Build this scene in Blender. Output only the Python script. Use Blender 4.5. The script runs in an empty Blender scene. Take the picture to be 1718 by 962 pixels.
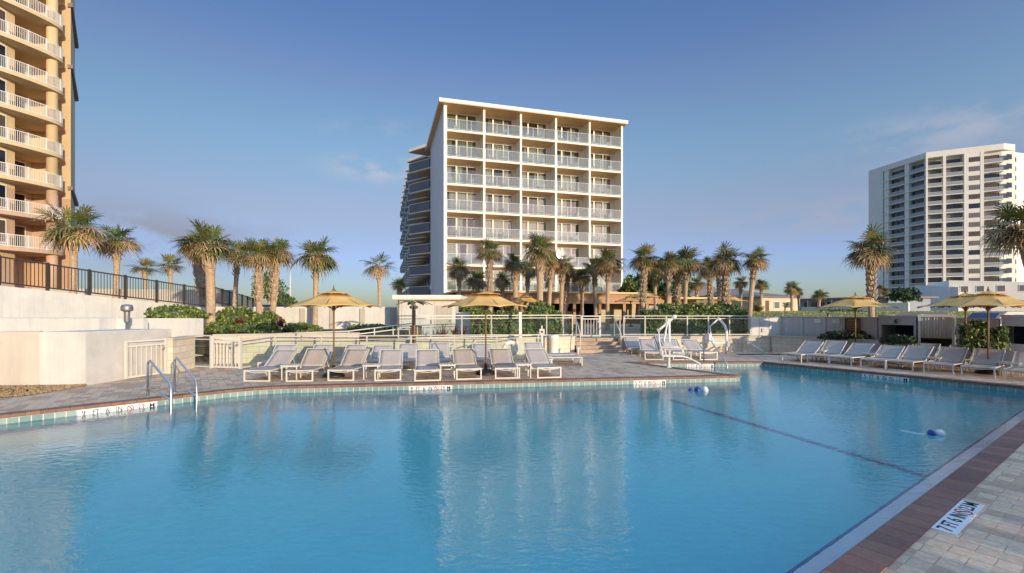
import bpy, math, random
from mathutils import Vector, Matrix
from mathutils.geometry import tessellate_polygon
R = random.Random(7)
sc = bpy.context.scene
C = sc.collection
RAD = math.radians
F, HC, CX, HY = 780.0, 1.9, 859.0, 520.0      # focal length (px), eye height, image centre, horizon row of the photograph

# ------------------------------------------------------------------ helpers
def at(px, py, Y):
    return Vector(((px-CX)/F*Y, Y, HC-(py-HY)/F*Y))
def G(px, py, z=0.0):
    Y = F*(HC-z)/(py-HY)
    return Vector(((px-CX)/F*Y, Y, z))

class MB:
    """collects shapes; build() links them as ONE mesh object"""
    def __init__(s): s.v=[]; s.f=[]; s.m=[]; s.uv={}
    def add(s, vs, fs, m=0):
        o=len(s.v); s.v.extend([tuple(v) for v in vs])
        for f in fs: s.f.append(tuple(i+o for i in f)); s.m.append(m)
        return s
    def hexa(s, p, m=0):
        return s.add(p, [(3,2,1,0),(4,5,6,7),(0,1,5,4),(1,2,6,5),(2,3,7,6),(3,0,4,7)], m)
    def box(s, x0,x1,y0,y1,z0,z1, m=0):
        return s.hexa([(x0,y0,z0),(x1,y0,z0),(x1,y1,z0),(x0,y1,z0),(x0,y0,z1),(x1,y0,z1),(x1,y1,z1),(x0,y1,z1)], m)
    def beam(s, a, b, w, h, m=0, up=(0,0,1)):
        a=Vector(a); b=Vector(b); d=(b-a).normalized(); u=Vector(up)
        if abs(d.dot(u))>.98: u=Vector((0,1,0))
        x=d.cross(u).normalized()*w/2; y=x.normalized().cross(d).normalized()*h/2
        return s.hexa([a-x-y,a+x-y,b+x-y,b-x-y,a-x+y,a+x+y,b+x+y,b-x+y], m) if False else s.add(
            [a-x-y,a+x-y,a+x+y,a-x+y,b-x-y,b+x-y,b+x+y,b-x+y],
            [(0,1,2,3),(7,6,5,4),(1,0,4,5),(2,1,5,6),(3,2,6,7),(0,3,7,4)], m)
    def wall(s, a, b, z0, z1, t, m=0, z0b=None, z1b=None):
        """upright slab from plan point a to b, thickness t"""
        a=Vector((a[0],a[1],0)); b=Vector((b[0],b[1],0)); n=(b-a).normalized(); n=Vector((-n.y,n.x,0))*t/2
        z0b=z0 if z0b is None else z0b; z1b=z1 if z1b is None else z1b
        p=[a-n,b-n,b+n,a+n]
        lo=[z0,z0b,z0b,z0]; hi=[z1,z1b,z1b,z1]
        return s.hexa([(q.x,q.y,lo[i]) for i,q in enumerate(p)]+[(q.x,q.y,hi[i]) for i,q in enumerate(p)], m)
    def prism(s, poly, z0, z1, m=0):
        n=len(poly)
        if sum(poly[i][0]*poly[(i+1)%n][1]-poly[(i+1)%n][0]*poly[i][1] for i in range(n))<0: poly=poly[::-1]
        vs=[(x,y,z0) for x,y in poly]+[(x,y,z1) for x,y in poly]
        fs=[tuple(range(n-1,-1,-1)),tuple(range(n,2*n))]+[(i,(i+1)%n,(i+1)%n+n,i+n) for i in range(n)]
        return s.add(vs, fs, m)
    def tube(s, pts, r, n=8, m=0, cap=True):
        pts=[Vector(p) for p in pts]; k=len(pts); rr=r if isinstance(r,(list,tuple)) else [r]*k
        vs=[]; ref=None
        for i,p in enumerate(pts):
            d=(pts[min(i+1,k-1)]-pts[max(i-1,0)]).normalized()
            if ref is None or abs(ref.dot(d))>.95: ref=Vector((0,0,1)) if abs(d.z)<.9 else Vector((1,0,0))
            x=(ref-d*ref.dot(d)).normalized(); ref=x; y=d.cross(x)
            for j in range(n):
                a=2*math.pi*j/n; vs.append(p+x*math.cos(a)*rr[i]+y*math.sin(a)*rr[i])
        fs=[(i*n+j,i*n+(j+1)%n,(i+1)*n+(j+1)%n,(i+1)*n+j) for i in range(k-1) for j in range(n)]
        if cap: fs+= [tuple(range(n-1,-1,-1)), tuple((k-1)*n+j for j in range(n))]
        return s.add(vs, fs, m)
    def lathe(s, prof, n=16, m=0, c=(0,0,0)):
        vs=[(c[0]+r*math.cos(2*math.pi*j/n),c[1]+r*math.sin(2*math.pi*j/n),c[2]+z) for r,z in prof for j in range(n)]
        k=len(prof)
        fs=[(i*n+j,i*n+(j+1)%n,(i+1)*n+(j+1)%n,(i+1)*n+j) for i in range(k-1) for j in range(n)]
        fs+=[tuple(range(n-1,-1,-1)), tuple((k-1)*n+j for j in range(n))]
        return s.add(vs, fs, m)
    def build(s, name, mats, parent=None, smooth=False, loc=None, rz=0):
        me=bpy.data.meshes.new(name); me.from_pydata(s.v,[],s.f)
        if not isinstance(mats,(list,tuple)): mats=[mats]
        for mm in mats: me.materials.append(mm)
        me.polygons.foreach_set('material_index', s.m)
        if smooth: me.polygons.foreach_set('use_smooth',[True]*len(s.f))
        if s.uv:
            l=me.uv_layers.new(name='UVMap')
            for p in me.polygons:
                if p.index in s.uv:
                    for li,c in zip(p.loop_indices, s.uv[p.index]): l.data[li].uv=c
        me.update()
        o=bpy.data.objects.new(name,me); C.objects.link(o)
        if parent: o.parent=parent
        if loc is not None: o.location=loc
        o.rotation_euler.z=rz
        return o
    def quv(s, p, uv, m=0):
        s.add(p,[(0,1,2,3)],m); s.uv[len(s.f)-1]=uv

def tag(o, label=None, cat=None, group=None, kind=None):
    if label: o['label']=label
    if cat: o['category']=cat
    if group: o['group']=group
    if kind: o['kind']=kind
    return o
def thing(name, label, cat, loc=(0,0,0), rz=0, group=None):
    o=bpy.data.objects.new(name,None); C.objects.link(o); o.location=loc; o.rotation_euler=(0,0,rz); o.empty_display_size=.2
    return tag(o,label,cat,group)
def dup(root, loc, rz, label, scale=None):
    r=root.copy(); C.objects.link(r); r.location=loc; r.rotation_euler=(0,0,rz); r['label']=label
    if scale: r.scale=(scale,)*3
    for ch in list(root.children):
        c=ch.copy(); C.objects.link(c); c.parent=r
        for g in ch.children:
            d=g.copy(); C.objects.link(d); d.parent=c
    return r
def struct(o): return tag(o, kind='structure')

# ------------------------------------------------------------------ materials
def mat(name, col, rough=.6, metal=0, spec=.5, var=.12, vscale=3.0, bump=0, bscale=40, dirt=0, coord='Object'):
    m=bpy.data.materials.new(name); m.use_nodes=True; nt=m.node_tree; b=nt.nodes['Principled BSDF']
    b.inputs['Roughness'].default_value=rough; b.inputs['Metallic'].default_value=metal; b.inputs['Specular IOR Level'].default_value=spec
    tc=nt.nodes.new('ShaderNodeTexCoord')
    n=nt.nodes.new('ShaderNodeTexNoise'); n.inputs['Scale'].default_value=vscale; n.inputs['Detail'].default_value=6; n.inputs['Roughness'].default_value=.65
    nt.links.new(tc.outputs[coord],n.inputs['Vector'])
    rp=nt.nodes.new('ShaderNodeValToRGB'); rp.color_ramp.elements[0].position=.3; rp.color_ramp.elements[1].position=.72
    rp.color_ramp.elements[0].color=(*[c*(1-var) for c in col],1); rp.color_ramp.elements[1].color=(*[min(1,c*(1+var)) for c in col],1)
    nt.links.new(n.outputs['Fac'],rp.inputs['Fac']); nt.links.new(rp.outputs[0],b.inputs['Base Color'])
    if bump:
        n2=nt.nodes.new('ShaderNodeTexNoise'); n2.inputs['Scale'].default_value=bscale; n2.inputs['Detail'].default_value=4
        nt.links.new(tc.outputs[coord],n2.inputs['Vector'])
        bp=nt.nodes.new('ShaderNodeBump'); bp.inputs['Strength'].default_value=bump; bp.inputs['Distance'].default_value=.02
        nt.links.new(n2.outputs['Fac'],bp.inputs['Height']); nt.links.new(bp.outputs[0],b.inputs['Normal'])
    m['rp']=rp.name
    return m
def brickmat(name, c1, c2, mortar, bw, bh, ms=.01, off=.5, rough=.7, coord='Object', rot=(0,0,0), bump=.3, big=.25, spec=.4, bias=0):
    m=bpy.data.materials.new(name); m.use_nodes=True; nt=m.node_tree; b=nt.nodes['Principled BSDF']; b.inputs['Roughness'].default_value=rough
    b.inputs['Specular IOR Level'].default_value=spec
    tc=nt.nodes.new('ShaderNodeTexCoord'); mp=nt.nodes.new('ShaderNodeMapping'); mp.inputs['Rotation'].default_value=rot
    nt.links.new(tc.outputs[coord],mp.inputs[0])
    br=nt.nodes.new('ShaderNodeTexBrick'); br.offset=off; br.inputs['Scale'].default_value=1
    br.inputs['Brick Width'].default_value=bw; br.inputs['Row Height'].default_value=bh; br.inputs['Mortar Size'].default_value=ms
    br.inputs['Mortar Smooth'].default_value=.3; br.inputs['Bias'].default_value=bias
    br.inputs['Color1'].default_value=(*c1,1); br.inputs['Color2'].default_value=(*c2,1); br.inputs['Mortar'].default_value=(*mortar,1)
    nt.links.new(mp.outputs[0],br.inputs['Vector'])
    n=nt.nodes.new('ShaderNodeTexNoise'); n.inputs['Scale'].default_value=1.3; n.inputs['Detail'].default_value=8; n.inputs['Roughness'].default_value=.7
    nt.links.new(tc.outputs['Object'],n.inputs['Vector'])
    mr=nt.nodes.new('ShaderNodeMapRange'); mr.inputs[1].default_value=.3; mr.inputs[2].default_value=.7; mr.inputs[3].default_value=1-big; mr.inputs[4].default_value=1+big
    nt.links.new(n.outputs['Fac'],mr.inputs[0])
    ng_=nt.nodes.new('ShaderNodeTexNoise'); ng_.inputs['Scale'].default_value=38; ng_.inputs['Detail'].default_value=6; ng_.inputs['Roughness'].default_value=.8; nt.links.new(tc.outputs['Object'],ng_.inputs['Vector'])
    mg=nt.nodes.new('ShaderNodeMapRange'); mg.inputs[1].default_value=.3; mg.inputs[2].default_value=.7; mg.inputs[3].default_value=1-big*.9; mg.inputs[4].default_value=1+big*.9; nt.links.new(ng_.outputs['Fac'],mg.inputs[0])
    pr_=nt.nodes.new('ShaderNodeMath'); pr_.operation='MULTIPLY'; nt.links.new(mr.outputs[0],pr_.inputs[0]); nt.links.new(mg.outputs[0],pr_.inputs[1])
    mx=nt.nodes.new('ShaderNodeVectorMath'); mx.operation='SCALE'
    nt.links.new(br.outputs['Color'],mx.inputs[0]); nt.links.new(pr_.outputs[0],mx.inputs['Scale'])
    nt.links.new(mx.outputs[0],b.inputs['Base Color'])
    bp=nt.nodes.new('ShaderNodeBump'); bp.inputs['Strength'].default_value=bump; bp.inputs['Distance'].default_value=.01; bp.invert=True
    nt.links.new(br.outputs['Fac'],bp.inputs['Height']); nt.links.new(bp.outputs[0],b.inputs['Normal'])
    return m
def glassmat(name, tint, refl=.06, rough=.0, white=0.0):
    """thin sheet glass: see-through, mirror share by Fresnel, optional milky share"""
    m=bpy.data.materials.new(name); m.use_nodes=True; nt=m.node_tree; nt.nodes.remove(nt.nodes['Principled BSDF']); out=nt.nodes['Material Output']
    t=nt.nodes.new('ShaderNodeBsdfTransparent'); t.inputs[0].default_value=(*tint,1)
    g=nt.nodes.new('ShaderNodeBsdfGlossy'); g.inputs['Roughness'].default_value=rough; g.inputs[0].default_value=(.9,.95,1,1)
    d=nt.nodes.new('ShaderNodeBsdfDiffuse'); d.inputs[0].default_value=(.62,.66,.66,1)
    m1=nt.nodes.new('ShaderNodeMixShader'); m1.inputs[0].default_value=white
    nt.links.new(t.outputs[0],m1.inputs[1]); nt.links.new(d.outputs[0],m1.inputs[2])
    lw=nt.nodes.new('ShaderNodeLayerWeight'); lw.inputs[0].default_value=.5
    pw=nt.nodes.new('ShaderNodeMath'); pw.operation='POWER'; pw.inputs[1].default_value=5; nt.links.new(lw.outputs['Facing'],pw.inputs[0])
    ad=nt.nodes.new('ShaderNodeMath'); ad.operation='ADD'; ad.inputs[1].default_value=refl; ad.use_clamp=True
    nt.links.new(pw.outputs[0],ad.inputs[0])
    m2=nt.nodes.new('ShaderNodeMixShader'); nt.links.new(ad.outputs[0],m2.inputs[0]); nt.links.new(m1.outputs[0],m2.inputs[1]); nt.links.new(g.outputs[0],m2.inputs[2])
    nt.links.new(m2.outputs[0],out.inputs[0])
    return m

def pavers():
    m=bpy.data.materials.new('paver_deck'); m.use_nodes=True; nt=m.node_tree; b=nt.nodes['Principled BSDF']; b.inputs['Roughness'].default_value=.75; b.inputs['Specular IOR Level'].default_value=.35
    N=nt.nodes.new; Lk=nt.links.new
    tc=N('ShaderNodeTexCoord'); mp=N('ShaderNodeMapping'); mp.inputs['Rotation'].default_value=(0,0,RAD(-35+90)); nw=N('ShaderNodeTexNoise'); nw.inputs['Scale'].default_value=3.5; nw.inputs['Detail'].default_value=3; Lk(tc.outputs['Object'],nw.inputs['Vector'])
    wv=N('ShaderNodeVectorMath'); wv.operation='MULTIPLY_ADD'; Lk(nw.outputs['Color'],wv.inputs[0]); wv.inputs[1].default_value=(.035,.035,0); Lk(tc.outputs['Object'],wv.inputs[2]); Lk(wv.outputs[0],mp.inputs[0])
    br=N('ShaderNodeTexBrick'); br.offset=.5; br.inputs['Scale'].default_value=1; br.inputs['Brick Width'].default_value=.26; br.inputs['Row Height'].default_value=.17; br.inputs['Mortar Size'].default_value=.005; br.inputs['Mortar Smooth'].default_value=.4
    Lk(mp.outputs[0],br.inputs['Vector'])
    sx=N('ShaderNodeSeparateXYZ'); Lk(mp.outputs[0],sx.inputs[0])
    def mth(op,a,bv=None):
        n=N('ShaderNodeMath'); n.operation=op
        if hasattr(a,'links'): Lk(a,n.inputs[0])
        else: n.inputs[0].default_value=a
        if bv is not None:
            if hasattr(bv,'links'): Lk(bv,n.inputs[1])
            else: n.inputs[1].default_value=bv
        return n.outputs[0]
    row=mth('FLOOR',mth('DIVIDE',sx.outputs[1],.17)); odd=mth('MULTIPLY',mth('FLOORED_MODULO',row,2.0),.5)
    col=mth('FLOOR',mth('ADD',mth('DIVIDE',sx.outputs[0],.26),odd))
    cb=N('ShaderNodeCombineXYZ'); Lk(col,cb.inputs[0]); Lk(row,cb.inputs[1])
    wn=N('ShaderNodeTexWhiteNoise'); wn.noise_dimensions='2D'; Lk(cb.outputs[0],wn.inputs['Vector'])
    rp=N('ShaderNodeValToRGB'); rp.color_ramp.interpolation='CONSTANT'; e=rp.color_ramp.elements
    e[0].position=0; e[0].color=(.72,.50,.33,1); e[1].position=.2; e[1].color=(.53,.36,.245,1)
    for p,c in ((.38,(.72,.51,.33)),(.52,(.61,.45,.32)),(.70,(.52,.35,.24)),(.84,(.72,.53,.36))):
        x=e.new(p); x.color=(*c,1)
    Lk(wn.outputs['Value'],rp.inputs[0])
    n=N('ShaderNodeTexNoise'); n.inputs['Scale'].default_value=17; n.inputs['Detail'].default_value=10; n.inputs['Roughness'].default_value=.8; Lk(tc.outputs['Object'],n.inputs['Vector'])
    n2=N('ShaderNodeTexNoise'); n2.inputs['Scale'].default_value=.5; n2.inputs['Detail'].default_value=4; Lk(tc.outputs['Object'],n2.inputs['Vector'])
    k=mth('ADD',mth('MULTIPLY',n.outputs['Fac'],1.5),mth('ADD',mth('MULTIPLY',n2.outputs['Fac'],.5),.0))
    sc_=N('ShaderNodeVectorMath'); sc_.operation='SCALE'; Lk(rp.outputs[0],sc_.inputs[0]); Lk(k,sc_.inputs['Scale'])
    mx=N('ShaderNodeMix'); mx.data_type='RGBA'; Lk(br.outputs['Fac'],mx.inputs[0]); Lk(sc_.outputs[0],mx.inputs[6]); mx.inputs[7].default_value=(.42,.32,.24,1)
    Lk(mx.outputs[2],b.inputs['Base Color'])
    h=mth('SUBTRACT',mth('MULTIPLY',n.outputs['Fac'],.35),br.outputs['Fac'])
    bp=N('ShaderNodeBump'); bp.inputs['Strength'].default_value=.5; bp.inputs['Distance'].default_value=.008; Lk(h,bp.inputs['Height']); Lk(bp.outputs[0],b.inputs['Normal'])
    return m
def streaks(m,amount=.10):
    nt=m.node_tree; b=nt.nodes['Principled BSDF']; src=b.inputs['Base Color'].links[0].from_socket
    tc=nt.nodes.new('ShaderNodeTexCoord'); mp=nt.nodes.new('ShaderNodeMapping'); mp.inputs['Scale'].default_value=(5,5,.35); nt.links.new(tc.outputs['Object'],mp.inputs[0])
    n=nt.nodes.new('ShaderNodeTexNoise'); n.inputs['Scale'].default_value=1; n.inputs['Detail'].default_value=5; n.inputs['Roughness'].default_value=.7; nt.links.new(mp.outputs[0],n.inputs['Vector'])
    mr=nt.nodes.new('ShaderNodeMapRange'); mr.inputs[1].default_value=.45; mr.inputs[2].default_value=.72; mr.inputs[3].default_value=1; mr.inputs[4].default_value=1-amount; nt.links.new(n.outputs['Fac'],mr.inputs[0])
    sc_=nt.nodes.new('ShaderNodeVectorMath'); sc_.operation='SCALE'; nt.links.new(src,sc_.inputs[0]); nt.links.new(mr.outputs[0],sc_.inputs['Scale']); nt.links.new(sc_.outputs[0],b.inputs['Base Color'])
M={}
M['stucco']=mat('white_stucco',(.68,.665,.63),.85,var=.085,vscale=1.6,bump=.15,bscale=60)
M['stucco_cream']=mat('cream_stucco',(.53,.48,.41),.85,var=.05,vscale=1.0,bump=.15,bscale=60)
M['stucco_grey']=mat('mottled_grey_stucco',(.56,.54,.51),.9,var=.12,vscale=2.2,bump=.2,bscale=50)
M['white']=mat('white_paint',(.80,.79,.76),.5,var=.04)
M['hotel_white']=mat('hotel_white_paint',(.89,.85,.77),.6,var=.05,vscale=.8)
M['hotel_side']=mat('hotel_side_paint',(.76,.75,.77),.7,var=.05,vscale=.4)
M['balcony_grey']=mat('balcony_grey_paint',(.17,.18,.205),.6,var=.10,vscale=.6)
M['wing']=mat('wing_shaded_recess',(.15,.155,.175),.7,var=.1,vscale=.4)  # wing wall coloured dark to stand for the shaded recesses and their windows
M['soffit']=mat('stained_wood_soffit',(.78,.47,.21),.6,var=.12,vscale=2)
M['frame']=mat('ivory_metal',(.66,.63,.57),.4,var=.03)
M['sling']=mat('taupe_sling',(.475,.42,.38),.75,var=.06,vscale=9,bump=.25,bscale=260)
M['yellow']=mat('golden_canvas',(.92,.60,.19),.8,var=.06,vscale=5,bump=.1,bscale=160)
def cloth(m,share):
    nt=m.node_tree; b=nt.nodes['Principled BSDF']; out=nt.nodes['Material Output']; t=nt.nodes.new('ShaderNodeBsdfTranslucent'); mx=nt.nodes.new('ShaderNodeMixShader'); mx.inputs[0].default_value=share
    nt.links.new(b.inputs['Base Color'].links[0].from_socket,t.inputs[0]); nt.links.new(b.outputs[0],mx.inputs[1]); nt.links.new(t.outputs[0],mx.inputs[2]); nt.links.new(mx.outputs[0],out.inputs[0])
cloth(M['yellow'],.22)
M['white_canvas']=mat('white_canvas',(.62,.58,.58),.8,var=.04)
M['rail_grey']=mat('pale_blue_grey_rail',(.62,.65,.66),.45,var=.04)
M['pole']=mat('brown_wood_pole',(.20,.11,.05),.5,var=.2,vscale=12)
M['base']=mat('black_cast_base',(.015,.015,.017),.5,var=.2)
M['steel']=mat('brushed_steel',(.72,.71,.70),.28,metal=1,var=.05)
M['dull_steel']=mat('dull_steel',(.34,.33,.32),.5,metal=.8,var=.2)
M['fence_metal']=mat('pale_grey_fence_metal',(.54,.52,.47),.45,var=.04)
M['plastic_white']=mat('white_plastic',(.82,.82,.80),.35,var=.03)
M['trunk']=mat('palm_trunk_bark',(.47,.34,.23),.9,var=.35,vscale=9,bump=.5,bscale=25)
M['boot']=mat('palm_boot_bark',(.40,.31,.22),.9,var=.4,vscale=14)
M['leaf_green']=mat('frond_green',(.105,.15,.04),.55,var=.45,vscale=5)
M['leaf_mid']=mat('frond_olive',(.22,.19,.06),.6,var=.4,vscale=5)
M['leaf_tan']=mat('dead_frond_tan',(.50,.32,.165),.8,var=.4,vscale=6)
M['leaf_brown']=mat('withered_frond_brown',(.27,.155,.075),.8,var=.4,vscale=6)
M['leaf_dark']=mat('frond_dark',(.035,.05,.025),.6,var=.4,vscale=6)
M['hedge']=mat('hedge_leaves',(.105,.155,.03),.5,var=.65,vscale=4)
M['hedge_young']=mat('young_leaves',(.30,.34,.07),.5,var=.4,vscale=6)
M['shrub_dark']=mat('dark_shrub_leaves',(.06,.10,.035),.55,var=.5,vscale=6)
M['ti']=mat('red_ti_leaves',(.16,.025,.035),.5,var=.5,vscale=8)
M['iron']=mat('dark_bronze_railing',(.055,.045,.04),.5,var=.1)
M['signwood']=mat('brown_sign_board',(.14,.065,.035),.6,var=.12)
M['sign_letter']=mat('pale_sign_paint',(.45,.33,.24),.6,var=.03)
M['black']=mat('black_paint',(.015,.015,.02),.5,var=.05)
M['red']=mat('red_paint',(.50,.05,.04),.5,var=.05)
M['cabana']=mat('grey_cabana_paint',(.50,.49,.49),.6,var=.05)
M['navy']=mat('navy_canvas',(.04,.06,.10),.8,var=.1)
M['curtain_white']=mat('white_drape',(.72,.70,.68),.85,var=.04)
M['fence_panel']=mat('grey_fence_paint',(.56,.55,.55),.7,var=.06)
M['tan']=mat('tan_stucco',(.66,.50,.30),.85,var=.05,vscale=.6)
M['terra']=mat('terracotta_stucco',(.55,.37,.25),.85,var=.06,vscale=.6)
M['tower_white']=mat('tower_white_paint',(.84,.80,.73),.7,var=.04,vscale=.2)
M['annex']=mat('annex_white_paint',(.74,.74,.75),.7,var=.04,vscale=.3)
M['house']=mat('beige_siding',(.62,.52,.42),.8,var=.05,vscale=1)
M['motel']=mat('motel_blue_grey',(.30,.34,.42),.8,var=.06)
M['roofgrey']=mat('grey_shingle',(.24,.20,.19),.9,var=.15,vscale=4)
M['carblue']=mat('blue_car_paint',(.05,.09,.17),.25,var=.03)
M['carnavy']=mat('navy_car_paint',(.02,.03,.06),.2,var=.03)
M['darkglass']=mat('dark_glass',(.012,.016,.024),.03,spec=.8,var=.2,vscale=.5)
M['glass_blue']=mat('dark_blue_glazing',(.018,.022,.034),.06,spec=.7,var=.3,vscale=.4)
M['glass_brown']=mat('curtained_glazing',(.10,.075,.06),.3,spec=.6,var=.25,vscale=.5)
M['glass_grey']=mat('blind_glazing',(.17,.16,.155),.3,spec=.6,var=.15,vscale=.5)
M['rubber']=mat('tyre_rubber',(.02,.02,.02),.8,var=.1)
M['grass']=mat('lawn_grass',(.22,.23,.06),.9,var=.35,vscale=1.2,bump=.6,bscale=12)
M['grassblade']=mat('grass_blades',(.40,.37,.09),.8,var=.4,vscale=1.5)
M['soil']=mat('dark_mulch_soil',(.08,.055,.035),.95,var=.4,vscale=4,bump=.5)
M['sand']=mat('sandy_ground',(.34,.29,.22),.95,var=.15,vscale=.3)
M['gravel']=mat('tan_river_stone',(.42,.27,.13),.8,var=.45,vscale=14)
M['woodfascia']=mat('cedar_fascia',(.40,.21,.10),.6,var=.2,vscale=3)
M['goldtrim']=mat('gold_trim_paint',(.70,.47,.18),.5,var=.06)
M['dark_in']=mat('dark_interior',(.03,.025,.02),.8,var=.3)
M['cream_in']=mat('cream_interior_wall',(.55,.46,.32),.8,var=.1)
M['curtA']=mat('olive_drape',(.42,.41,.27),.85,var=.12,vscale=2)
M['curtB']=mat('pale_drape',(.70,.67,.60),.85,var=.08,vscale=2)
M['buoy_blue']=mat('blue_float',(.02,.06,.30),.4,var=.05)
M['skin']=mat('skin',(.35,.20,.14),.6,var=.05)
M['hair']=mat('dark_hair',(.02,.015,.012),.6,var=.1)
M['jeans']=mat('dark_trousers',(.04,.05,.08),.8,var=.1)
M['copper']=mat('green_patina_metal',(.10,.17,.14),.5,metal=.5,var=.3,vscale=8)
M['glass_rail']=glassmat('railing_glass',(.92,.96,.94),.03)
M['glass_hotel']=glassmat('balcony_glass',(.80,.84,.86),.05,.02,white=.10)
M['glass_tower']=glassmat('milky_rail_glass',(.75,.78,.80),.05,.05,white=.42)
M['pane']=glassmat('window_glass',(.76,.79,.77),.10,.012)
for q in ('stucco','stucco_cream','tan','terra','hotel_white','tower_white','annex','fence_panel'): streaks(M[q],.13 if q in ('stucco','stucco_cream','fence_panel') else .09)
M['pavers']=pavers()
M['coping']=brickmat('brick_coping',(.295,.15,.10),(.20,.105,.08),(.12,.078,.066),.20,.6,.006,0,.7,coord='UV',big=.22,bump=.4)
M['tile']=brickmat('teal_waterline_tile',(.17,.29,.29),(.28,.38,.36),(.60,.59,.53),.155,.155,.009,0,.55,coord='UV',big=.15,bump=.1,spec=.3)
M['block']=brickmat('split_face_block',(.72,.64,.50),(.62,.54,.42),(.45,.39,.31),.42,.2,.008,.5,.85,coord='UV',big=.10,bump=.4)
M['stepbrick']=brickmat('step_brick',(.55,.40,.28),(.40,.29,.22),(.30,.25,.2),.22,.09,.008,.5,.85,coord='UV',big=.2)
M['plaster']=mat('blue_pool_plaster',(.22,.95,.998),.8,var=.05,vscale=.7)
M['ledge']=mat('white_ledge_plaster',(.90,.88,.93),.7,var=.06,vscale=2)
M['line_blue']=mat('navy_line_tile',(.06,.15,.36),.3,var=.2)
M['darkcoping']=mat('drain_grate',(.05,.05,.05),.6)

# water: real refracting surface
w=bpy.data.materials.new('pool_water'); w.use_nodes=True; nt=w.node_tree; nt.nodes.remove(nt.nodes['Principled BSDF']); out=nt.nodes['Material Output']
wr=nt.nodes.new('ShaderNodeBsdfRefraction'); wr.inputs['Color'].default_value=(.95,.99,1,1); wr.inputs['Roughness'].default_value=0; wr.inputs['IOR'].default_value=1.333
wg_=nt.nodes.new('ShaderNodeBsdfGlossy'); wg_.inputs['Color'].default_value=(1,1,1,1); wg_.inputs['Roughness'].default_value=0
wf=nt.nodes.new('ShaderNodeFresnel'); wf.inputs['IOR'].default_value=1.8
ge=nt.nodes.new('ShaderNodeNewGeometry'); mrg=nt.nodes.new('ShaderNodeMapRange'); mrg.inputs[3].default_value=2.0; mrg.inputs[4].default_value=1.333; nt.links.new(ge.outputs['Backfacing'],mrg.inputs[0]); nt.links.new(mrg.outputs[0],wf.inputs['IOR'])
wm=nt.nodes.new('ShaderNodeMixShader'); nt.links.new(wf.outputs[0],wm.inputs[0]); nt.links.new(wr.outputs[0],wm.inputs[1]); nt.links.new(wg_.outputs[0],wm.inputs[2]); nt.links.new(wm.outputs[0],out.inputs[0])
tc=nt.nodes.new('ShaderNodeTexCoord')
def wnoise(scale, sx, dist, det, prev=None, rz=0):
    mp=nt.nodes.new('ShaderNodeMapping'); mp.inputs['Scale'].default_value=(sx,1,1); mp.inputs['Rotation'].default_value=(0,0,rz); nt.links.new(tc.outputs['Object'],mp.inputs[0])
    n=nt.nodes.new('ShaderNodeTexNoise'); n.inputs['Scale'].default_value=scale; n.inputs['Detail'].default_value=det; n.inputs['Roughness'].default_value=.5; n.inputs['Distortion'].default_value=.4
    nt.links.new(mp.outputs[0],n.inputs['Vector'])
    bp=nt.nodes.new('ShaderNodeBump'); bp.inputs['Strength'].default_value=1; bp.inputs['Distance'].default_value=dist
    nt.links.new(n.outputs['Fac'],bp.inputs['Height'])
    if prev: nt.links.new(prev.outputs[0],bp.inputs['Normal'])
    return bp
b1=wnoise(1.7,.6,.0028,1,rz=.3); b2=wnoise(12,.6,.0046,3,b1,rz=-.15)
for q in (wr,wg_,wf): nt.links.new(b2.outputs[0],q.inputs['Normal'])
M['water']=w

# ------------------------------------------------------------------ world, sun, camera
AZ, EL = RAD(143), RAD(6.5)
SUN = Vector((math.sin(AZ)*math.cos(EL), math.cos(AZ)*math.cos(EL), math.sin(EL)))
W=bpy.data.worlds.new('World'); sc.world=W; W.use_nodes=True; nt=W.node_tree; bg=nt.nodes['Background']; bg.inputs[1].default_value=.15
sky=nt.nodes.new('ShaderNodeTexSky'); sky.sky_type='NISHITA'; sky.sun_disc=False; sky.sun_elevation=EL; sky.sun_rotation=AZ
sky.ozone_density=2.5; sky.dust_density=.4; sky.air_density=1.0
tc=nt.nodes.new('ShaderNodeTexCoord'); sx=nt.nodes.new('ShaderNodeSeparateXYZ'); nt.links.new(tc.outputs['Generated'],sx.inputs[0])
gr=nt.nodes.new('ShaderNodeValToRGB'); e=gr.color_ramp.elements
e[0].position=0; e[0].color=(.50,.62,1.75,1); e[1].position=1; e[1].color=(.80,.80,.98,1)
for p,c in ((.05,(.56,.64,1.45,1)),(.13,(.77,.625,.77,1)),(.21,(1.0,.705,.74,1)),(.30,(1.29,.91,.88,1)),(.39,(1.16,.88,.90,1)),(.48,(.82,.77,.94,1)),(.60,(.74,.77,.98,1))):
    x=e.new(p); x.color=c
gr.color_ramp.interpolation='B_SPLINE'; nt.links.new(sx.outputs[2],gr.inputs[0])
mul=nt.nodes.new('ShaderNodeMix'); mul.data_type='RGBA'; mul.blend_type='MULTIPLY'; mul.inputs[0].default_value=1
nt.links.new(sky.outputs[0],mul.inputs[6]); nt.links.new(gr.outputs[0],mul.inputs[7])
ov=nt.nodes.new('ShaderNodeValToRGB'); oe=ov.color_ramp.elements; oe[0].position=.60; oe[0].color=(1,1,1,1); oe[1].position=1; oe[1].color=(9.8,7.4,5.0,1)  # sky overhead, out of view, brightened as added fill light
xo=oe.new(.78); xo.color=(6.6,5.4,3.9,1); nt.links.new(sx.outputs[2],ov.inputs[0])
mo=nt.nodes.new('ShaderNodeMix'); mo.data_type='RGBA'; mo.blend_type='MULTIPLY'; mo.inputs[0].default_value=1; nt.links.new(mul.outputs[2],mo.inputs[6]); nt.links.new(ov.outputs[0],mo.inputs[7])
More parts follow.
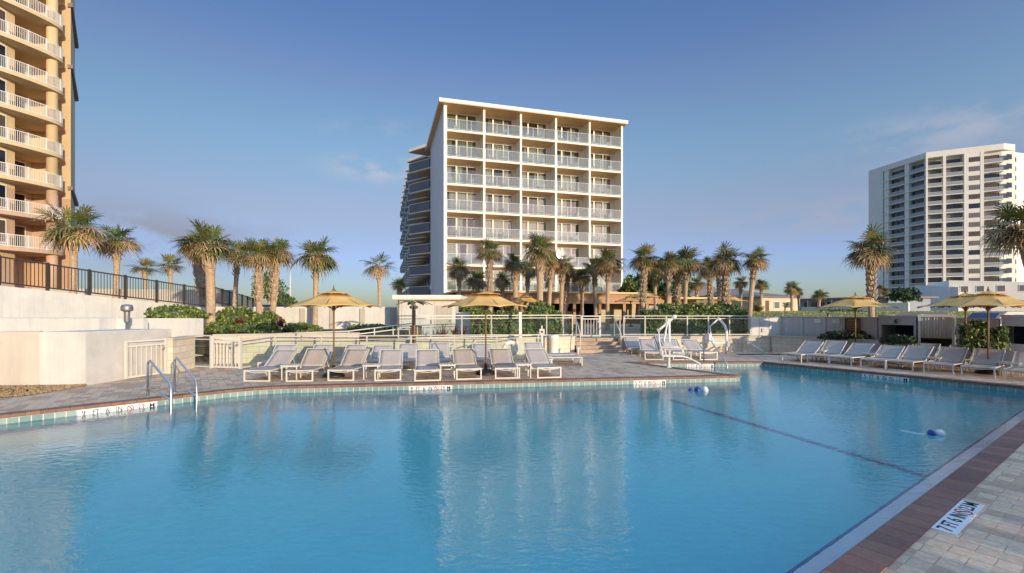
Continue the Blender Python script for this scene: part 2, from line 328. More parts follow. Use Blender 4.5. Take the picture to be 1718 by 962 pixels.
az=nt.nodes.new('ShaderNodeMapRange'); az.inputs[1].default_value=-.8; az.inputs[2].default_value=.8; az.inputs[3].default_value=.74; az.inputs[4].default_value=1.26; nt.links.new(sx.outputs[0],az.inputs[0])
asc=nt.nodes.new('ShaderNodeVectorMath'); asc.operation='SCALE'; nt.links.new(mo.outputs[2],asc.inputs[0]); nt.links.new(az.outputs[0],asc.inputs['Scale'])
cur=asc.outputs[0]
def cloud(px,py,spread,flat,col,amount,scale,thr):
    """soft cloud patch round one direction of the sky"""
    global cur
    d=Vector(((px-CX)/F,1,(HY-py)/F)).normalized()
    sub=nt.nodes.new('ShaderNodeVectorMath'); sub.operation='SUBTRACT'; sub.inputs[1].default_value=d; nt.links.new(tc.outputs['Generated'],sub.inputs[0])
    mp=nt.nodes.new('ShaderNodeVectorMath'); mp.operation='MULTIPLY'; mp.inputs[1].default_value=(1/spread,1/spread,1/(spread*flat)); nt.links.new(sub.outputs[0],mp.inputs[0])
    ln=nt.nodes.new('ShaderNodeVectorMath'); ln.operation='LENGTH'; nt.links.new(mp.outputs[0],ln.inputs[0])
    mr=nt.nodes.new('ShaderNodeMapRange'); mr.interpolation_type='SMOOTHSTEP'; mr.inputs[1].default_value=0; mr.inputs[2].default_value=1; mr.inputs[3].default_value=1; mr.inputs[4].default_value=0
    nt.links.new(ln.outputs['Value'],mr.inputs[0])
    m2=nt.nodes.new('ShaderNodeVectorMath'); m2.operation='MULTIPLY'; m2.inputs[1].default_value=(scale,scale,scale/(flat*1.3+.1)); nt.links.new(tc.outputs['Generated'],m2.inputs[0])
    n=nt.nodes.new('ShaderNodeTexNoise'); n.inputs['Scale'].default_value=1; n.inputs['Detail'].default_value=7; n.inputs['Roughness'].default_value=.6; nt.links.new(m2.outputs[0],n.inputs['Vector'])
    nr=nt.nodes.new('ShaderNodeMapRange'); nr.interpolation_type='SMOOTHSTEP'; nr.inputs[1].default_value=thr; nr.inputs[2].default_value=thr+.28; nt.links.new(n.outputs['Fac'],nr.inputs[0])
    a=nt.nodes.new('ShaderNodeMath'); a.operation='MULTIPLY'; nt.links.new(mr.outputs[0],a.inputs[0]); nt.links.new(nr.outputs[0],a.inputs[1])
    a2=nt.nodes.new('ShaderNodeMath'); a2.operation='MULTIPLY'; a2.inputs[1].default_value=amount; nt.links.new(a.outputs[0],a2.inputs[0])
    mx=nt.nodes.new('ShaderNodeMix'); mx.data_type='RGBA'; nt.links.new(a2.outputs[0],mx.inputs[0]); nt.links.new(cur,mx.inputs[6]); mx.inputs[7].default_value=(*[c/.15/1.6 for c in col],1)
    cur=mx.outputs[2]
cloud(250,400,.30,.30,(.30,.31,.38),.9,9,.32)
cloud(640,285,.16,.25,(.52,.53,.62),.75,14,.36)
cloud(640,225,.16,.25,(.42,.46,.58),.40,14,.42)
cloud(1640,210,.28,.22,(.48,.49,.58),.55,10,.38)
cloud(1340,365,.26,.18,(.40,.42,.50),.7,10,.36)
cloud(420,455,.25,.25,(.36,.42,.55),.4,12,.40)
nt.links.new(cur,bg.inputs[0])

sl=bpy.data.lights.new('sun','SUN'); sl.energy=2.7; sl.angle=RAD(.5); sl.color=(1,.81,.55)
so=bpy.data.objects.new('sun',sl); C.objects.link(so); so.rotation_mode='QUATERNION'; so.rotation_quaternion=SUN.to_track_quat('Z','Y'); so.location=(30,-40,20)
cam=bpy.data.cameras.new('camera'); co=bpy.data.objects.new('camera',cam); C.objects.link(co); sc.camera=co
co.location=(0,0,HC); co.rotation_euler=(math.pi/2,0,0); cam.sensor_width=36; cam.lens=36*F/1718; cam.shift_y=39/1718; cam.clip_end=5000; cam.clip_start=.05
sc.render.engine='CYCLES'
sc.cycles.caustics_refractive=True; sc.cycles.caustics_reflective=False; sc.cycles.max_bounces=16; sc.cycles.diffuse_bounces=8; sc.cycles.glossy_bounces=8; sc.cycles.transparent_max_bounces=16; sc.cycles.sample_clamp_indirect=6
sc.view_settings.view_transform='Standard'; sc.view_settings.look='None'; sc.view_settings.exposure=.74; sc.view_settings.gamma=1

# ------------------------------------------------------------------ ground, deck, pool
POOL=[(-8,-3.9),(13.0,10.95),(9.1,16.86),(4.45,16.7),(6.55,13.35),(-5.55,11.47),(-6.2,11.25),(-6.75,10.85),(-7.45,10.1),(-9.17,8.33),(-16.4,.7),(-17,-3.9)]
def offset(poly, d):
    out=[]; n=len(poly)
    for i in range(n):
        p0,p1,p2=[Vector(poly[(i+k)%n]) for k in (-1,0,1)]
        a=(p1-p0).normalized(); b_=(p2-p1).normalized()
        na=Vector((a.y,-a.x)); nb=Vector((b_.y,-b_.x)); m_=(na+nb).normalized()
        out.append(tuple(p1+m_*d/max(.35,m_.dot(na))))
    return out
PO=offset(POOL,.235); PN=offset(POOL,-.018)
def sheet(mb, loops, z, m=0):
    pts=[Vector((x,y,0)) for l in loops for x,y in l]
    tri=tessellate_polygon([[Vector((x,y,0)) for x,y in l] for l in loops])
    fs=[]
    for t in tri:
        a,b_,c=[pts[i] for i in t]
        fs.append(tuple(t) if (b_-a).cross(c-a).z>0 else tuple(reversed(t)))
    mb.add([(p.x,p.y,z) for p in pts], fs, m)
U=Vector((.57,-.82)).normalized(); UN=Vector((U.y,-U.x))*-1       # along the beach wall; UN points away from the pool
UN=Vector((-U.y,U.x)) ; B0=Vector((12.3,21.6))
def bw(t,n=0): p=B0+U*t+UN*n; return (p.x,p.y)
DECK=[(-24,-14),(34,-14),(34,24),(-24,24)]
mb=MB(); sheet(mb,[DECK,PO],0); struct(mb.build('pool_deck',M['pavers']))
mb=MB()
sheet(mb,[[(-3000,-3000),(3000,-3000),(3000,25),(-3000,25)],DECK],-.03)
sheet(mb,[[(-3000,16.6),(-10.5,16.5),(-5.8,17.75),(2.8,21.0),(2.8,21.95),(4.95,21.95),(4.95,21.25),(11.9,21.25),(12.3,21.62),bw(30),(3000,-3),(3000,3000),(-3000,3000)]],.6)
struct(mb.build('ground',M['sand']))
# coping, tile band, basin
cp=MB(); tb=MB(); bs=MB(); n=len(POOL); L=0
for i in range(n):
    j=(i+1)%n; a,b_=POOL[i],POOL[j]; l=math.dist(a,b_); oa,ob=PO[i],PO[j]; na,nb=PN[i],PN[j]
    dd_=(Vector(b_)-Vector(a)).normalized(); pu=lambda p: L+(Vector(p)-Vector(a)).dot(dd_)
    kk=max(1,int(l/.6))
    for q in range(kk):
        f0,f1=q/kk,(q+1)/kk; lp=lambda p,r,f: tuple(Vector(p).lerp(Vector(r),f))
        n0,n1,o0,o1=lp(na,nb,f0),lp(na,nb,f1),lp(oa,ob,f0),lp(oa,ob,f1)
        cp.quv([(*n0,.012),(*o0,.012),(*o1,.012),(*n1,.012)],[(pu(n0),0),(pu(o0),.3),(pu(o1),.3),(pu(n1),0)])
    cp.quv([(*na,-.05),(*na,.012),(*nb,.012),(*nb,-.05)],[(L,.0),(L,.06),(L+l,.06),(L+l,0)])
    cp.quv([(*a,-.05),(*na,-.05),(*nb,-.05),(*b_,-.05)],[(L,.0),(L,.02),(L+l,.02),(L+l,0)])
    cp.quv([(*oa,.012),(*oa,-.05),(*ob,-.05),(*ob,.012)],[(L,.3),(L,.34),(L+l,.34),(L+l,.3)])
    tb.quv([(*a,-.36),(*a,-.05),(*b_,-.05),(*b_,-.36)],[(L,.0),(L,.31),(L+l,.31),(L+l,0)])
    bs.add([(*a,-2.3),(*a,-.36),(*b_,-.36),(*b_,-2.3)],[(0,1,2,3)])
    L+=l
sheet(bs,[POOL],-2.3)
struct(cp.build('pool_coping',M['coping'])); struct(tb.build('pool_tile_surface',M['tile'])); struct(bs.build('pool_floor',M['plaster']))
wp=offset(POOL,.004); mb=MB(); sheet(mb,[wp],-.158); struct(mb.build('pool_water',M['water']))
# shallow ledge along the near edge with its navy edge line
LA=Vector((.8163,.5777)); LN=Vector((-LA.y,LA.x)); A1=Vector(POOL[0])
def la(t,n_): p=A1+LA*t+LN*n_; return (p.x,p.y)
mb=MB(); Lt=math.dist(POOL[0],POOL[1])
mb.prism([la(.3,.003),la(Lt-.3,.003),la(Lt-.3,.285),la(.3,.285)],-2.29,-.215)
struct(mb.build('pool_ledge_surface',M['ledge']))
mb=MB(); mb.prism([la(.3,.288),la(Lt-.3,.288),la(Lt-.3,.315),la(.3,.315)],-2.28,-.211); struct(mb.build('pool_line',M['line_blue']))
# lane line on the pool floor
mb=MB(); mb.beam((6.95,6.6,-2.292),(4.35,12.85,-2.292),.13,.006); struct(mb.build('pool_floor_line',M['line_blue']))

# ------------------------------------------------------------------ writing
def text_mesh(s, size, mt, parent, M4, name='lettering', squeeze=1.0, ext=.0015):
    cu=bpy.data.curves.new('lettering','FONT'); cu.body=s; cu.size=size; cu.align_x='CENTER'; cu.align_y='CENTER'; cu.extrude=ext; cu.resolution_u=3; cu.offset=size*.008
    o=bpy.data.objects.new('lettering_curve',cu); C.objects.link(o); bpy.context.view_layer.update()
    me=bpy.data.meshes.new_from_object(o.evaluated_get(bpy.context.evaluated_depsgraph_get()))
    bpy.data.objects.remove(o); bpy.data.curves.remove(cu)
    me.transform(Matrix.Diagonal((squeeze,1,1,1))); me.transform(M4); me.materials.clear(); me.materials.append(mt); me.name=name
    o=bpy.data.objects.new(name,me); C.objects.link(o); o.parent=parent
    return o
def nodive(parent, M4, r):
    mb=MB(); seg=24
    ring=[]
    for j in range(seg):
        a=2*math.pi*j/seg; ring.append((math.cos(a),math.sin(a)))
    vs=[(x*r,y*r,0) for x,y in ring]+[(x*r*.78,y*r*.78,0) for x,y in ring]
    mb.add(vs,[(j,(j+1)%seg,(j+1)%seg+seg,j+seg) for j in range(seg)])
    c=.70*r; t=.11*r
    mb.add([(-c-t,c-t,.0004),(-c+t,c+t,.0004),(c+t,-c+t,.0004),(c-t,-c-t,.0004)],[(3,2,1,0)])
    o=mb.build('no_diving_symbol',M['red']); o.data.transform(M4); o.parent=parent
    mb=MB(); mb.lathe([(.0,0),(.16*r,0),(.16*r,.0002)],8,c=(-.15*r,.3*r,.0002)); mb.beam((-.1*r,.2*r,.0003),(.35*r,-.2*r,.0003),.16*r,.0003)
    o=mb.build('diver_symbol',M['black']); o.data.transform(M4); o.parent=parent
def depth_marker(label, P, xdir, normal, length, height, txt1, txt2, tiles=7):
    xdir=Vector(xdir).normalized(); normal=Vector(normal).normalized(); y=normal.cross(xdir)
    t=thing('depth_marker',label,'depth marker',P)
    M4=Matrix((xdir,y,normal)).transposed().to_4x4(); w_=length/tiles
    mb=MB()
    for i in range(tiles): x0=-length/2+i*w_; mb.box(x0+.0025,x0+w_-.0025,-height/2,height/2,-.004,.004)
    o=mb.build('white_tile',M['plastic_white'],t); o.data.transform(M4)
    up=M4@Matrix.Translation((0,0,.0055)); words=txt1.split()+[None]+txt2.split()
    for i,wd in enumerate(words):
        x=-length/2+(i+.5)*w_
        if wd is None: nodive(t, M4@Matrix.Translation((x,0,.0062)), height*.40)
        else: text_mesh(wd,height*.92,M['black'],t,up@Matrix.Translation((x,0,0)),squeeze=1.0 if len(wd)==1 else (.78 if len(wd)==2 else .68))
    return t
# on the near deck, read from the pool's side
p=(G(1560.8,890.7)+G(1603,900)+G(1651.8,845.8)+G(1615.7,840.5))/4
xd=(G(1615.7,840.5)-G(1560.8,890.7)); 
depth_marker('white strip of tiles lettered 7 FT 6 IN, flush in the near pavers',Vector((p.x,p.y,.004)),(xd.x,xd.y,0),(0,0,1),1.03,.165,'7 FT 6 IN','2.3 M',7)
def wall_marker(label, seg, s0, length, txt1, txt2):
    a=Vector(POOL[seg]); b_=Vector(POOL[(seg+1)%n]); d=(b_-a).normalized(); nn=Vector((-d.y,d.x))     # nn points into the pool
    q=a+d*s0+nn*.006
    depth_marker(label,Vector((q.x,q.y,-.128)),(-d.x,-d.y,0),(nn.x,nn.y,0),length,.14,txt1,txt2)
pa=Vector(POOL[8]); q=G(200,684,-.1); wall_marker('white depth tiles reading 9 FT 6 IN under the coping left of the handrails',8,(Vector((q.x,q.y))-pa).length,1.25,'9 FT 6 IN','2.9 M')
pa=Vector(POOL[4]); q=G(722,654,-.1); wall_marker('small white depth tiles on the long pool edge below the row of loungers',4,(Vector((q.x,q.y))-pa).length,1.1,'9 FT 6 IN','2.9 M')
q=G(1105,645,-.1); wall_marker('small white depth tiles near the pointed deck corner',4,(Vector((q.x,q.y))-pa).length,.95,'5 FT 0 IN','1.5 M')
pa=Vector(POOL[2]); q=G(1167,610,-.1); wall_marker('white depth tiles on the far pool edge behind the deck point',2,(Vector((q.x,q.y))-pa).length,1.0,'3 FT 6 IN','1.1 M')
pa=Vector(POOL[1]); q=G(1483,633,-.1); wall_marker('white depth tiles under the dark coping by the lounger row on the right side',1,(Vector((q.x,q.y))-pa).length,1.15,'5 FT 0 IN','1.5 M')

# ------------------------------------------------------------------ walls, planters, steps
def blockwall(name,label,path,z1s,t=.2,z0=-.02,cat='wall',m='block',cap=True):
    mb=MB(); cb=MB(); L=0
    for i in range(len(path)-1):
        a=Vector(path[i]); b_=Vector(path[i+1]); l=(b_-a).length; nn=Vector((b_.y-a.y,a.x-b_.x)).normalized()*t   # nn to the viewer's side
        za,zb=z1s[i],z1s[i+1]; fa=a+nn*.5; fb=b_+nn*.5; ra=a-nn*.5; rb=b_-nn*.5
        mb.quv([(*fa,z0),(*fb,z0),(*fb,zb),(*fa,za)],[(L,0),(L+l,0),(L+l,zb-z0),(L,za-z0)])
        mb.quv([(*rb,z0),(*ra,z0),(*ra,za),(*rb,zb)],[(L,0),(L+l,0),(L+l,za-z0),(L,zb-z0)])
        for (p_,q_,zz) in ((ra,fa,za),(fb,rb,zb)): mb.quv([(*p_,z0),(*q_,z0),(*q_,zz),(*p_,zz)],[(0,0),(t,0),(t,zz),(0,zz)])
        if cap: cb.wall(a-(b_-a).normalized()*.02,b_+(b_-a).normalized()*.02,za,za+.06,t+.06,0,zb,zb+.06)
        else: mb.quv([(*fa,za),(*fb,zb),(*rb,zb),(*ra,za)],[(L,0),(L+l,0),(L+l,t),(L,t)])
        L+=l
    o=mb.build(name,M[m]); tag(o,label,cat)
    if cap: cb.build('wall_cap',M['stucco_cream'],o)
    return o
blockwall('block_wall','cream block wall beside the barred gate at left',[(-10.22,13.85),(-10.45,15.1)],[1.0,1.0])
blockwall('block_wall','cream block planter wall holding the shrubs at left',[(-10.5,16.4),(-5.8,17.65)],[.98,.98])
blockwall('block_wall','long cream block retaining wall behind the front loungers',[(-5.78,17.66),(2.78,20.9)],[.66,.66])
blockwall('block_wall','cream block retaining wall right of the brick steps',[(4.97,21.15),(11.75,21.15)],[.66,.66])
blockwall('block_wall','low grey block planter wall behind the row of loungers at right',[(11.78,21.0),(14.1,17.9)],[.68,.68])
mb=MB(); 
for (poly,z) in (([(-10.5,16.5),(-5.8,17.7),(-4.6,18.2),(-5.2,24),(-15.6,24),(-16.4,18.6)],.90),([(11.9,20.95),(14.15,18.0),(14.4,18.3),(12.3,21.3)],.66)):
    mb.prism(poly,.3,z)
struct(mb.build('planter_ground',M['soil']))
# brick steps
mb=MB(); x0,x1=2.86,4.9
for i in range(4):
    y0=20.35+i*.36; z0=i*.15; z1=z0+.15; l=x1-x0
    mb.quv([(x0,y0,z0),(x1,y0,z0),(x1,y0,z1),(x0,y0,z1)],[(0,z0),(l,z0),(l,z1),(0,z1)])
    mb.quv([(x0,y0,z1),(x1,y0,z1),(x1,y0+.36 if i<3 else 22,z1),(x0,y0+.36 if i<3 else 22,z1)],[(0,0),(l,0),(l,.36),(0,.36)])
    for xx in (x0,x1): mb.quv([(xx,y0,0),(xx,22,0),(xx,22,z1),(xx,y0,z1)],[(0,0),(1.6,0),(1.6,z1),(0,z1)])
tag(mb.build('brick_steps',M['stepbrick']),'short flight of tan brick steps up to the barred gate','steps')
# white stucco blocks at left
mb=MB(); mb.wall((-16.5,8.72),(-11.87,11.72),-.02,1.36,.3); tag(mb.build('stucco_wall',M['stucco_cream']),'smooth cream stucco wall at the far left, behind the stone bed','wall')
mb=MB(); mb.hexa([(-11.85,11.6,-.02),(-10.68,11.62,-.02),(-10.47,14.3,-.02),(-11.85,14.3,-.02),(-11.85,11.6,1.35),(-10.68,11.62,1.35),(-10.47,14.3,1.31),(-11.85,14.3,1.31)])
pier=mb.build('stucco_pier',M['stucco']); tag(pier,'bright white stucco block whose grey side runs back to the barred gate','wall')
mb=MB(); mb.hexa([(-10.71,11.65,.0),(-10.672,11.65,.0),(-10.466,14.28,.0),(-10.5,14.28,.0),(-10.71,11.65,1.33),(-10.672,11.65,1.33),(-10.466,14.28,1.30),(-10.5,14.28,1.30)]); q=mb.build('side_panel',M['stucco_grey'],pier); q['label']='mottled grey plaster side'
mb=MB(); mb.box(-16.5,-12.75,14.35,15.2,-.02,1.64); mb.box(-12.75,-11.9,15.0,15.2,-.02,1.62)
tag(mb.build('stucco_wall',M['stucco']),'white stucco block rising behind the cream stucco wall','wall')
mb=MB(); mb.hexa([(-15.5,16.5,.2),(-11.63,16.5,.2),(-11.45,17.25,.2),(-15.5,17.3,.2),(-15.5,16.5,1.6),(-11.63,16.5,1.6),(-11.45,17.25,1.58),(-15.5,17.3,1.6)])
o=mb.build('stucco_wall',M['stucco']); tag(o,'white stucco wall below the small green shrub, with a grey recess at its end','wall')
# ramped back wall with dark railing
def lw(t): return (-18.5+.2247*(t-12),t)           # plan line of the ramp wall
zt=lambda y: 2.72-(y-16)*.0925
mb=MB(); mb.wall(lw(9),lw(24.2),-.02,zt(9),.25,0,-.02,zt(24.2)); 
tag(mb.build('ramp_wall',M['stucco']),'tall white wall sloping down under the dark bronze railing','wall')
rail=thing('ramp_railing','dark bronze picket railing sloping along the top of the white wall','railing')
mb=MB(); 
for dz in (1.0,.12): mb.beam((*lw(9),zt(9)+dz),(*lw(24.2),zt(24.2)+dz),.05,.05)
mb.build('top_rail',M['iron'],rail)
y=9.0
mb=MB()
while y<24.2:
    p=lw(y); mb.box(p[0]-.009,p[0]+.009,y-.009,y+.009,zt(y)+.1,zt(y)+.99); y+=.115
mb.build('picket_panel',M['iron'],rail)
y=9.1
while y<24.3:
    p=lw(y); mb=MB(); mb.box(p[0]-.04,p[0]+.04,y-.04,y+.04,zt(y)-.05,zt(y)+1.06); mb.build('post',M['iron'],rail); y+=1.37
mb=MB(); mb.prism([lw(9),lw(24.2),(-16,60),(-80,60),(-80,9)],.3,1.95); struct(mb.build('driveway',M['sand']))
# railing running on behind the white wall
rail=thing('picket_railing','dark bronze picket railing trailing off behind the palms at left','railing')
mb=MB(); 
A,Bp=at(345,478,26),at(432,503,37)
for dz in (0,-.85): mb.beam(A+Vector((0,0,dz)),Bp+Vector((0,0,dz)),.05,.05)
mb.build('top_rail',M['iron'],rail)
mb=MB()
for i in range(70):
    p=A.lerp(Bp,i/69); mb.box(p.x-.009,p.x+.009,p.y-.009,p.y+.009,p.z-.95,p.z)
mb.build('picket_panel',M['iron'],rail)
for i in range(9):
    p=A.lerp(Bp,i/8); mb=MB(); mb.box(p.x-.04,p.x+.04,p.y-.04,p.y+.04,1.2,p.z+.06); mb.build('post',M['iron'],rail)
# white panel wall closing the back left
bx0,bx1=-15.75,-6.1
w_=thing('panel_wall','long low white panel wall behind the palms and the left umbrella','wall')
mb=MB(); mb.wall((bx0,24.1),(bx1,24.6),.3,2.0,.14); mb.build('wall_panel',M['stucco'],w_)
mb=MB(); mb.wall((bx0,24.1),(bx1,24.6),2.0,2.05,.2); mb.build('cap_rail',M['white'],w_)
for i in range(7):
    x=bx0+.2+(bx1-bx0-.4)*i/6; yy=24.1+.5*(x-bx0)/(bx1-bx0); mb=MB(); mb.box(x-.12,x+.12,yy-.16,yy-.075,.3,1.97); mb.build('wall_post',M['stucco_cream'],w_)
# white courtyard wall seen through the dark railing
mb=MB(); mb.wall((-34,30),(-19.5,33),1.9,3.3,.3); tag(mb.build('courtyard_wall',M['stucco_cream']),'pale courtyard wall glimpsed through the dark railing by the tan tower','wall')
# lit white screen wall and the grey beach wall
o=thing('screen_wall','sunlit white wall piece with a round plaque and a small box','wall')
mb=MB(); mb.box(10.95,12.28,21.42,21.58,.6,1.56); mb.build('wall_panel',M['stucco'],o)
for x in (11.4,11.85): mb=MB(); mb.box(x-.01,x+.01,21.405,21.42,.62,1.54); mb.build('panel_joint',M['stucco_cream'],o)
mb=MB(); mb.lathe([(.0,0),(.13,0),(.13,.03),(0,.035)],20); q=mb.build('round_plaque',M['fence_panel'],o); q.location=(11.55,21.418,1.27); q.rotation_euler=(RAD(90),0,0)
mb=MB(); mb.box(11.5,11.6,21.37,21.418,.86,1.04); mb.build('call_box',M['fence_panel'],o)
def beachwall(label,t0,t1):
    o=thing('beach_wall',label,'wall'); mb=MB(); mb.wall(bw(t0),bw(t1),0,1.57,.12); mb.build('wall_panel',M['fence_panel'],o)
    mb=MB(); mb.wall(bw(t0),bw(t1),1.57,1.61,.18); mb.build('cap_rail',M['fence_panel'],o)
    k=max(1,round((t1-t0)/.9))
    for i in range(k+1):
        t=t0+.05+(t1-t0-.1)*i/k; a=bw(t-.045,-.09); b_=bw(t+.045,-.09); mb=MB(); mb.wall(a,b_,0,1.55,.05); mb.build('wall_post',M['fence_panel'],o)
beachwall('grey panelled wall between the lit white wall piece and the first cabana',.15,3.88)
beachwall('grey panelled wall behind the tall leafy shrub, between two cabanas',6.17,7.25)
beachwall('grey panelled wall beyond the last cabana',8.87,22)
# ------------------------------------------------------------------ glass fences and gates
def fence(label, path, z0, z1, gap, glass=True, name='glass_fence', low=.06, mid=True):
    t=thing(name,label,'fence',(path[0][0],path[0][1],z0)); O=Vector((path[0][0],path[0][1],z0)); h=z1-z0
    rl=MB(); posts=[]
    for i in range(len(path)-1):
        a=Vector((*path[i],0)); b_=Vector((*path[i+1],0)); a-=Vector((O.x,O.y,0)); b_-=Vector((O.x,O.y,0)); l=(b_-a).length; k=max(1,round(l/gap))
        rl.beam(a+Vector((0,0,h)),b_+Vector((0,0,h)),.045,.04); rl.beam(a+Vector((0,0,low)),b_+Vector((0,0,low)),.04,.04)
        if mid: rl.beam(a+Vector((0,0,h-.12)),b_+Vector((0,0,h-.12)),.035,.03)
        for j in range(k+(1 if i==len(path)-2 else 0)): posts.append(a.lerp(b_,j/k))
        if glass:
            d=(b_-a).normalized()
            for j in range(k):
                g=MB(); p=a.lerp(b_,j/k)+d*.03; q=a.lerp(b_,(j+1)/k)-d*.03; g.wall(p,q,low+.025,h-(.14 if mid else .03),.01); g.build('glass_panel',M['glass_rail'],t)
    rl.build('rail',M['fence_metal'],t)
    for p in posts:
        g=MB(); g.box(p.x-.024,p.x+.024,p.y-.024,p.y+.024,0,h-.021); g.build('post',M['fence_metal'],t)
    return t
def gate(label, a, b_, z0, z1, brace=False):
    t=thing('barred_gate',label,'gate',(a[0],a[1],z0)); A=Vector((0,0,0)); Bv=Vector((b_[0]-a[0],b_[1]-a[1],0)); h=z1-z0; d=Bv.normalized()
    f=MB()
    for zz in (.06,h-.03,h-.16): f.beam(A+Vector((0,0,zz)),Bv+Vector((0,0,zz)),.04,.05)
    for p in (A,Bv): f.box(p.x-.028,p.x+.028,p.y-.028,p.y+.028,.02,h)
    f.build('gate_frame',M['frame'],t)
    bm=MB(); k=max(4,int(Bv.length/.135))
    for i in range(1,k):
        p=A.lerp(Bv,i/k); bm.box(p.x-.011,p.x+.011,p.y-.011,p.y+.011,.08,h-.17)
    bm.build('bar_panel',M['frame'],t)
    q=A.lerp(Bv,.93); g=MB(); g.box(q.x-.05,q.x+.05,q.y-.05,q.y+.0,h-.32,h-.24); g.build('latch',M['steel'],t)
    return t
gate('white barred gate against the grey side of the stucco block',(-10.47,12.62),(-10.20,13.70),0,1.06)
fence('narrow glass panel between the block wall and the white barred gate',[(-10.4,15.2),(-9.75,15.05)],0,1.06,2)
gate('white barred gate just left of the front lounger row',(-9.68,15.03),(-8.68,14.82),0,1.06)
fence('white glass railing running behind the back row of loungers',[(-8.62,14.8),(-8.25,16.2),(.98,17.35),(1.05,18.6)],0,.97,1.55)
fence('white glass fence on the block wall by the small white hut',[(-4.45,18.22),(2.72,20.93)],.72,1.66,1.25)
fence('short glass panel left of the barred gate at the stair head',[(2.4,21.75),(3.24,21.75)],.66,1.63,2)
gate('white barred gate at the top of the brick steps',(3.28,21.75),(4.1,21.75),.62,1.63)
fence('short glass panel right of the barred gate at the stair head',[(4.14,21.75),(5.05,21.75)],.66,1.63,2)
fence('white glass fence in front of the long hedge at the right',[(5.1,21.2),(10.88,21.2)],.72,1.62,1.0)
def tubething(name,label,cat,pts_list,r,m,part='rail_tube'):
    t=thing(name,label,cat,pts_list[0][0])
    for pts in pts_list:
        g=MB(); g.tube([Vector(p)-Vector(pts_list[0][0]) for p in pts],r,8); g.build(part,M[m],t,True)
    return t
tubething('stair_handrail','slanting handrail on the right of the brick steps','handrail',[[(4.75,21.6,.6),(4.75,21.6,1.5),(4.75,20.3,.85),(4.75,20.2,0)]],.022,'frame')
tubething('stair_handrail','slanting handrail on the left of the brick steps','handrail',[[(2.98,21.6,.6),(2.98,21.6,1.45),(2.98,20.3,.85),(2.98,20.2,0)]],.022,'frame')
p0,p1=at(440,561,17.0),at(585,556,17.8); p2,p3=at(690,543,18.6),at(700,547,18.6)
tubething('ramp_handrail','double white handrail climbing from the planter to the hut','handrail',[[(p0.x,p0.y,.5),p0,p1,p2,p3,(p3.x,p3.y,.7)],[p0-Vector((0,0,.16)),p1-Vector((0,0,.16)),p2-Vector((0,0,.16))]]+[[(q.x,q.y,.6),q] for q in (p0.lerp(p1,.5),p1,p1.lerp(p2,.4),p1.lerp(p2,.7))],.024,'frame')
p0,p1=at(753,590,17.2),at(800,573,17.5)
tubething('ramp_handrail','low slanting handrail just left of the central umbrella pole','handrail',[[(p0.x,p0.y,0),p0,p1,(p1.x,p1.y,0)],],.022,'frame')

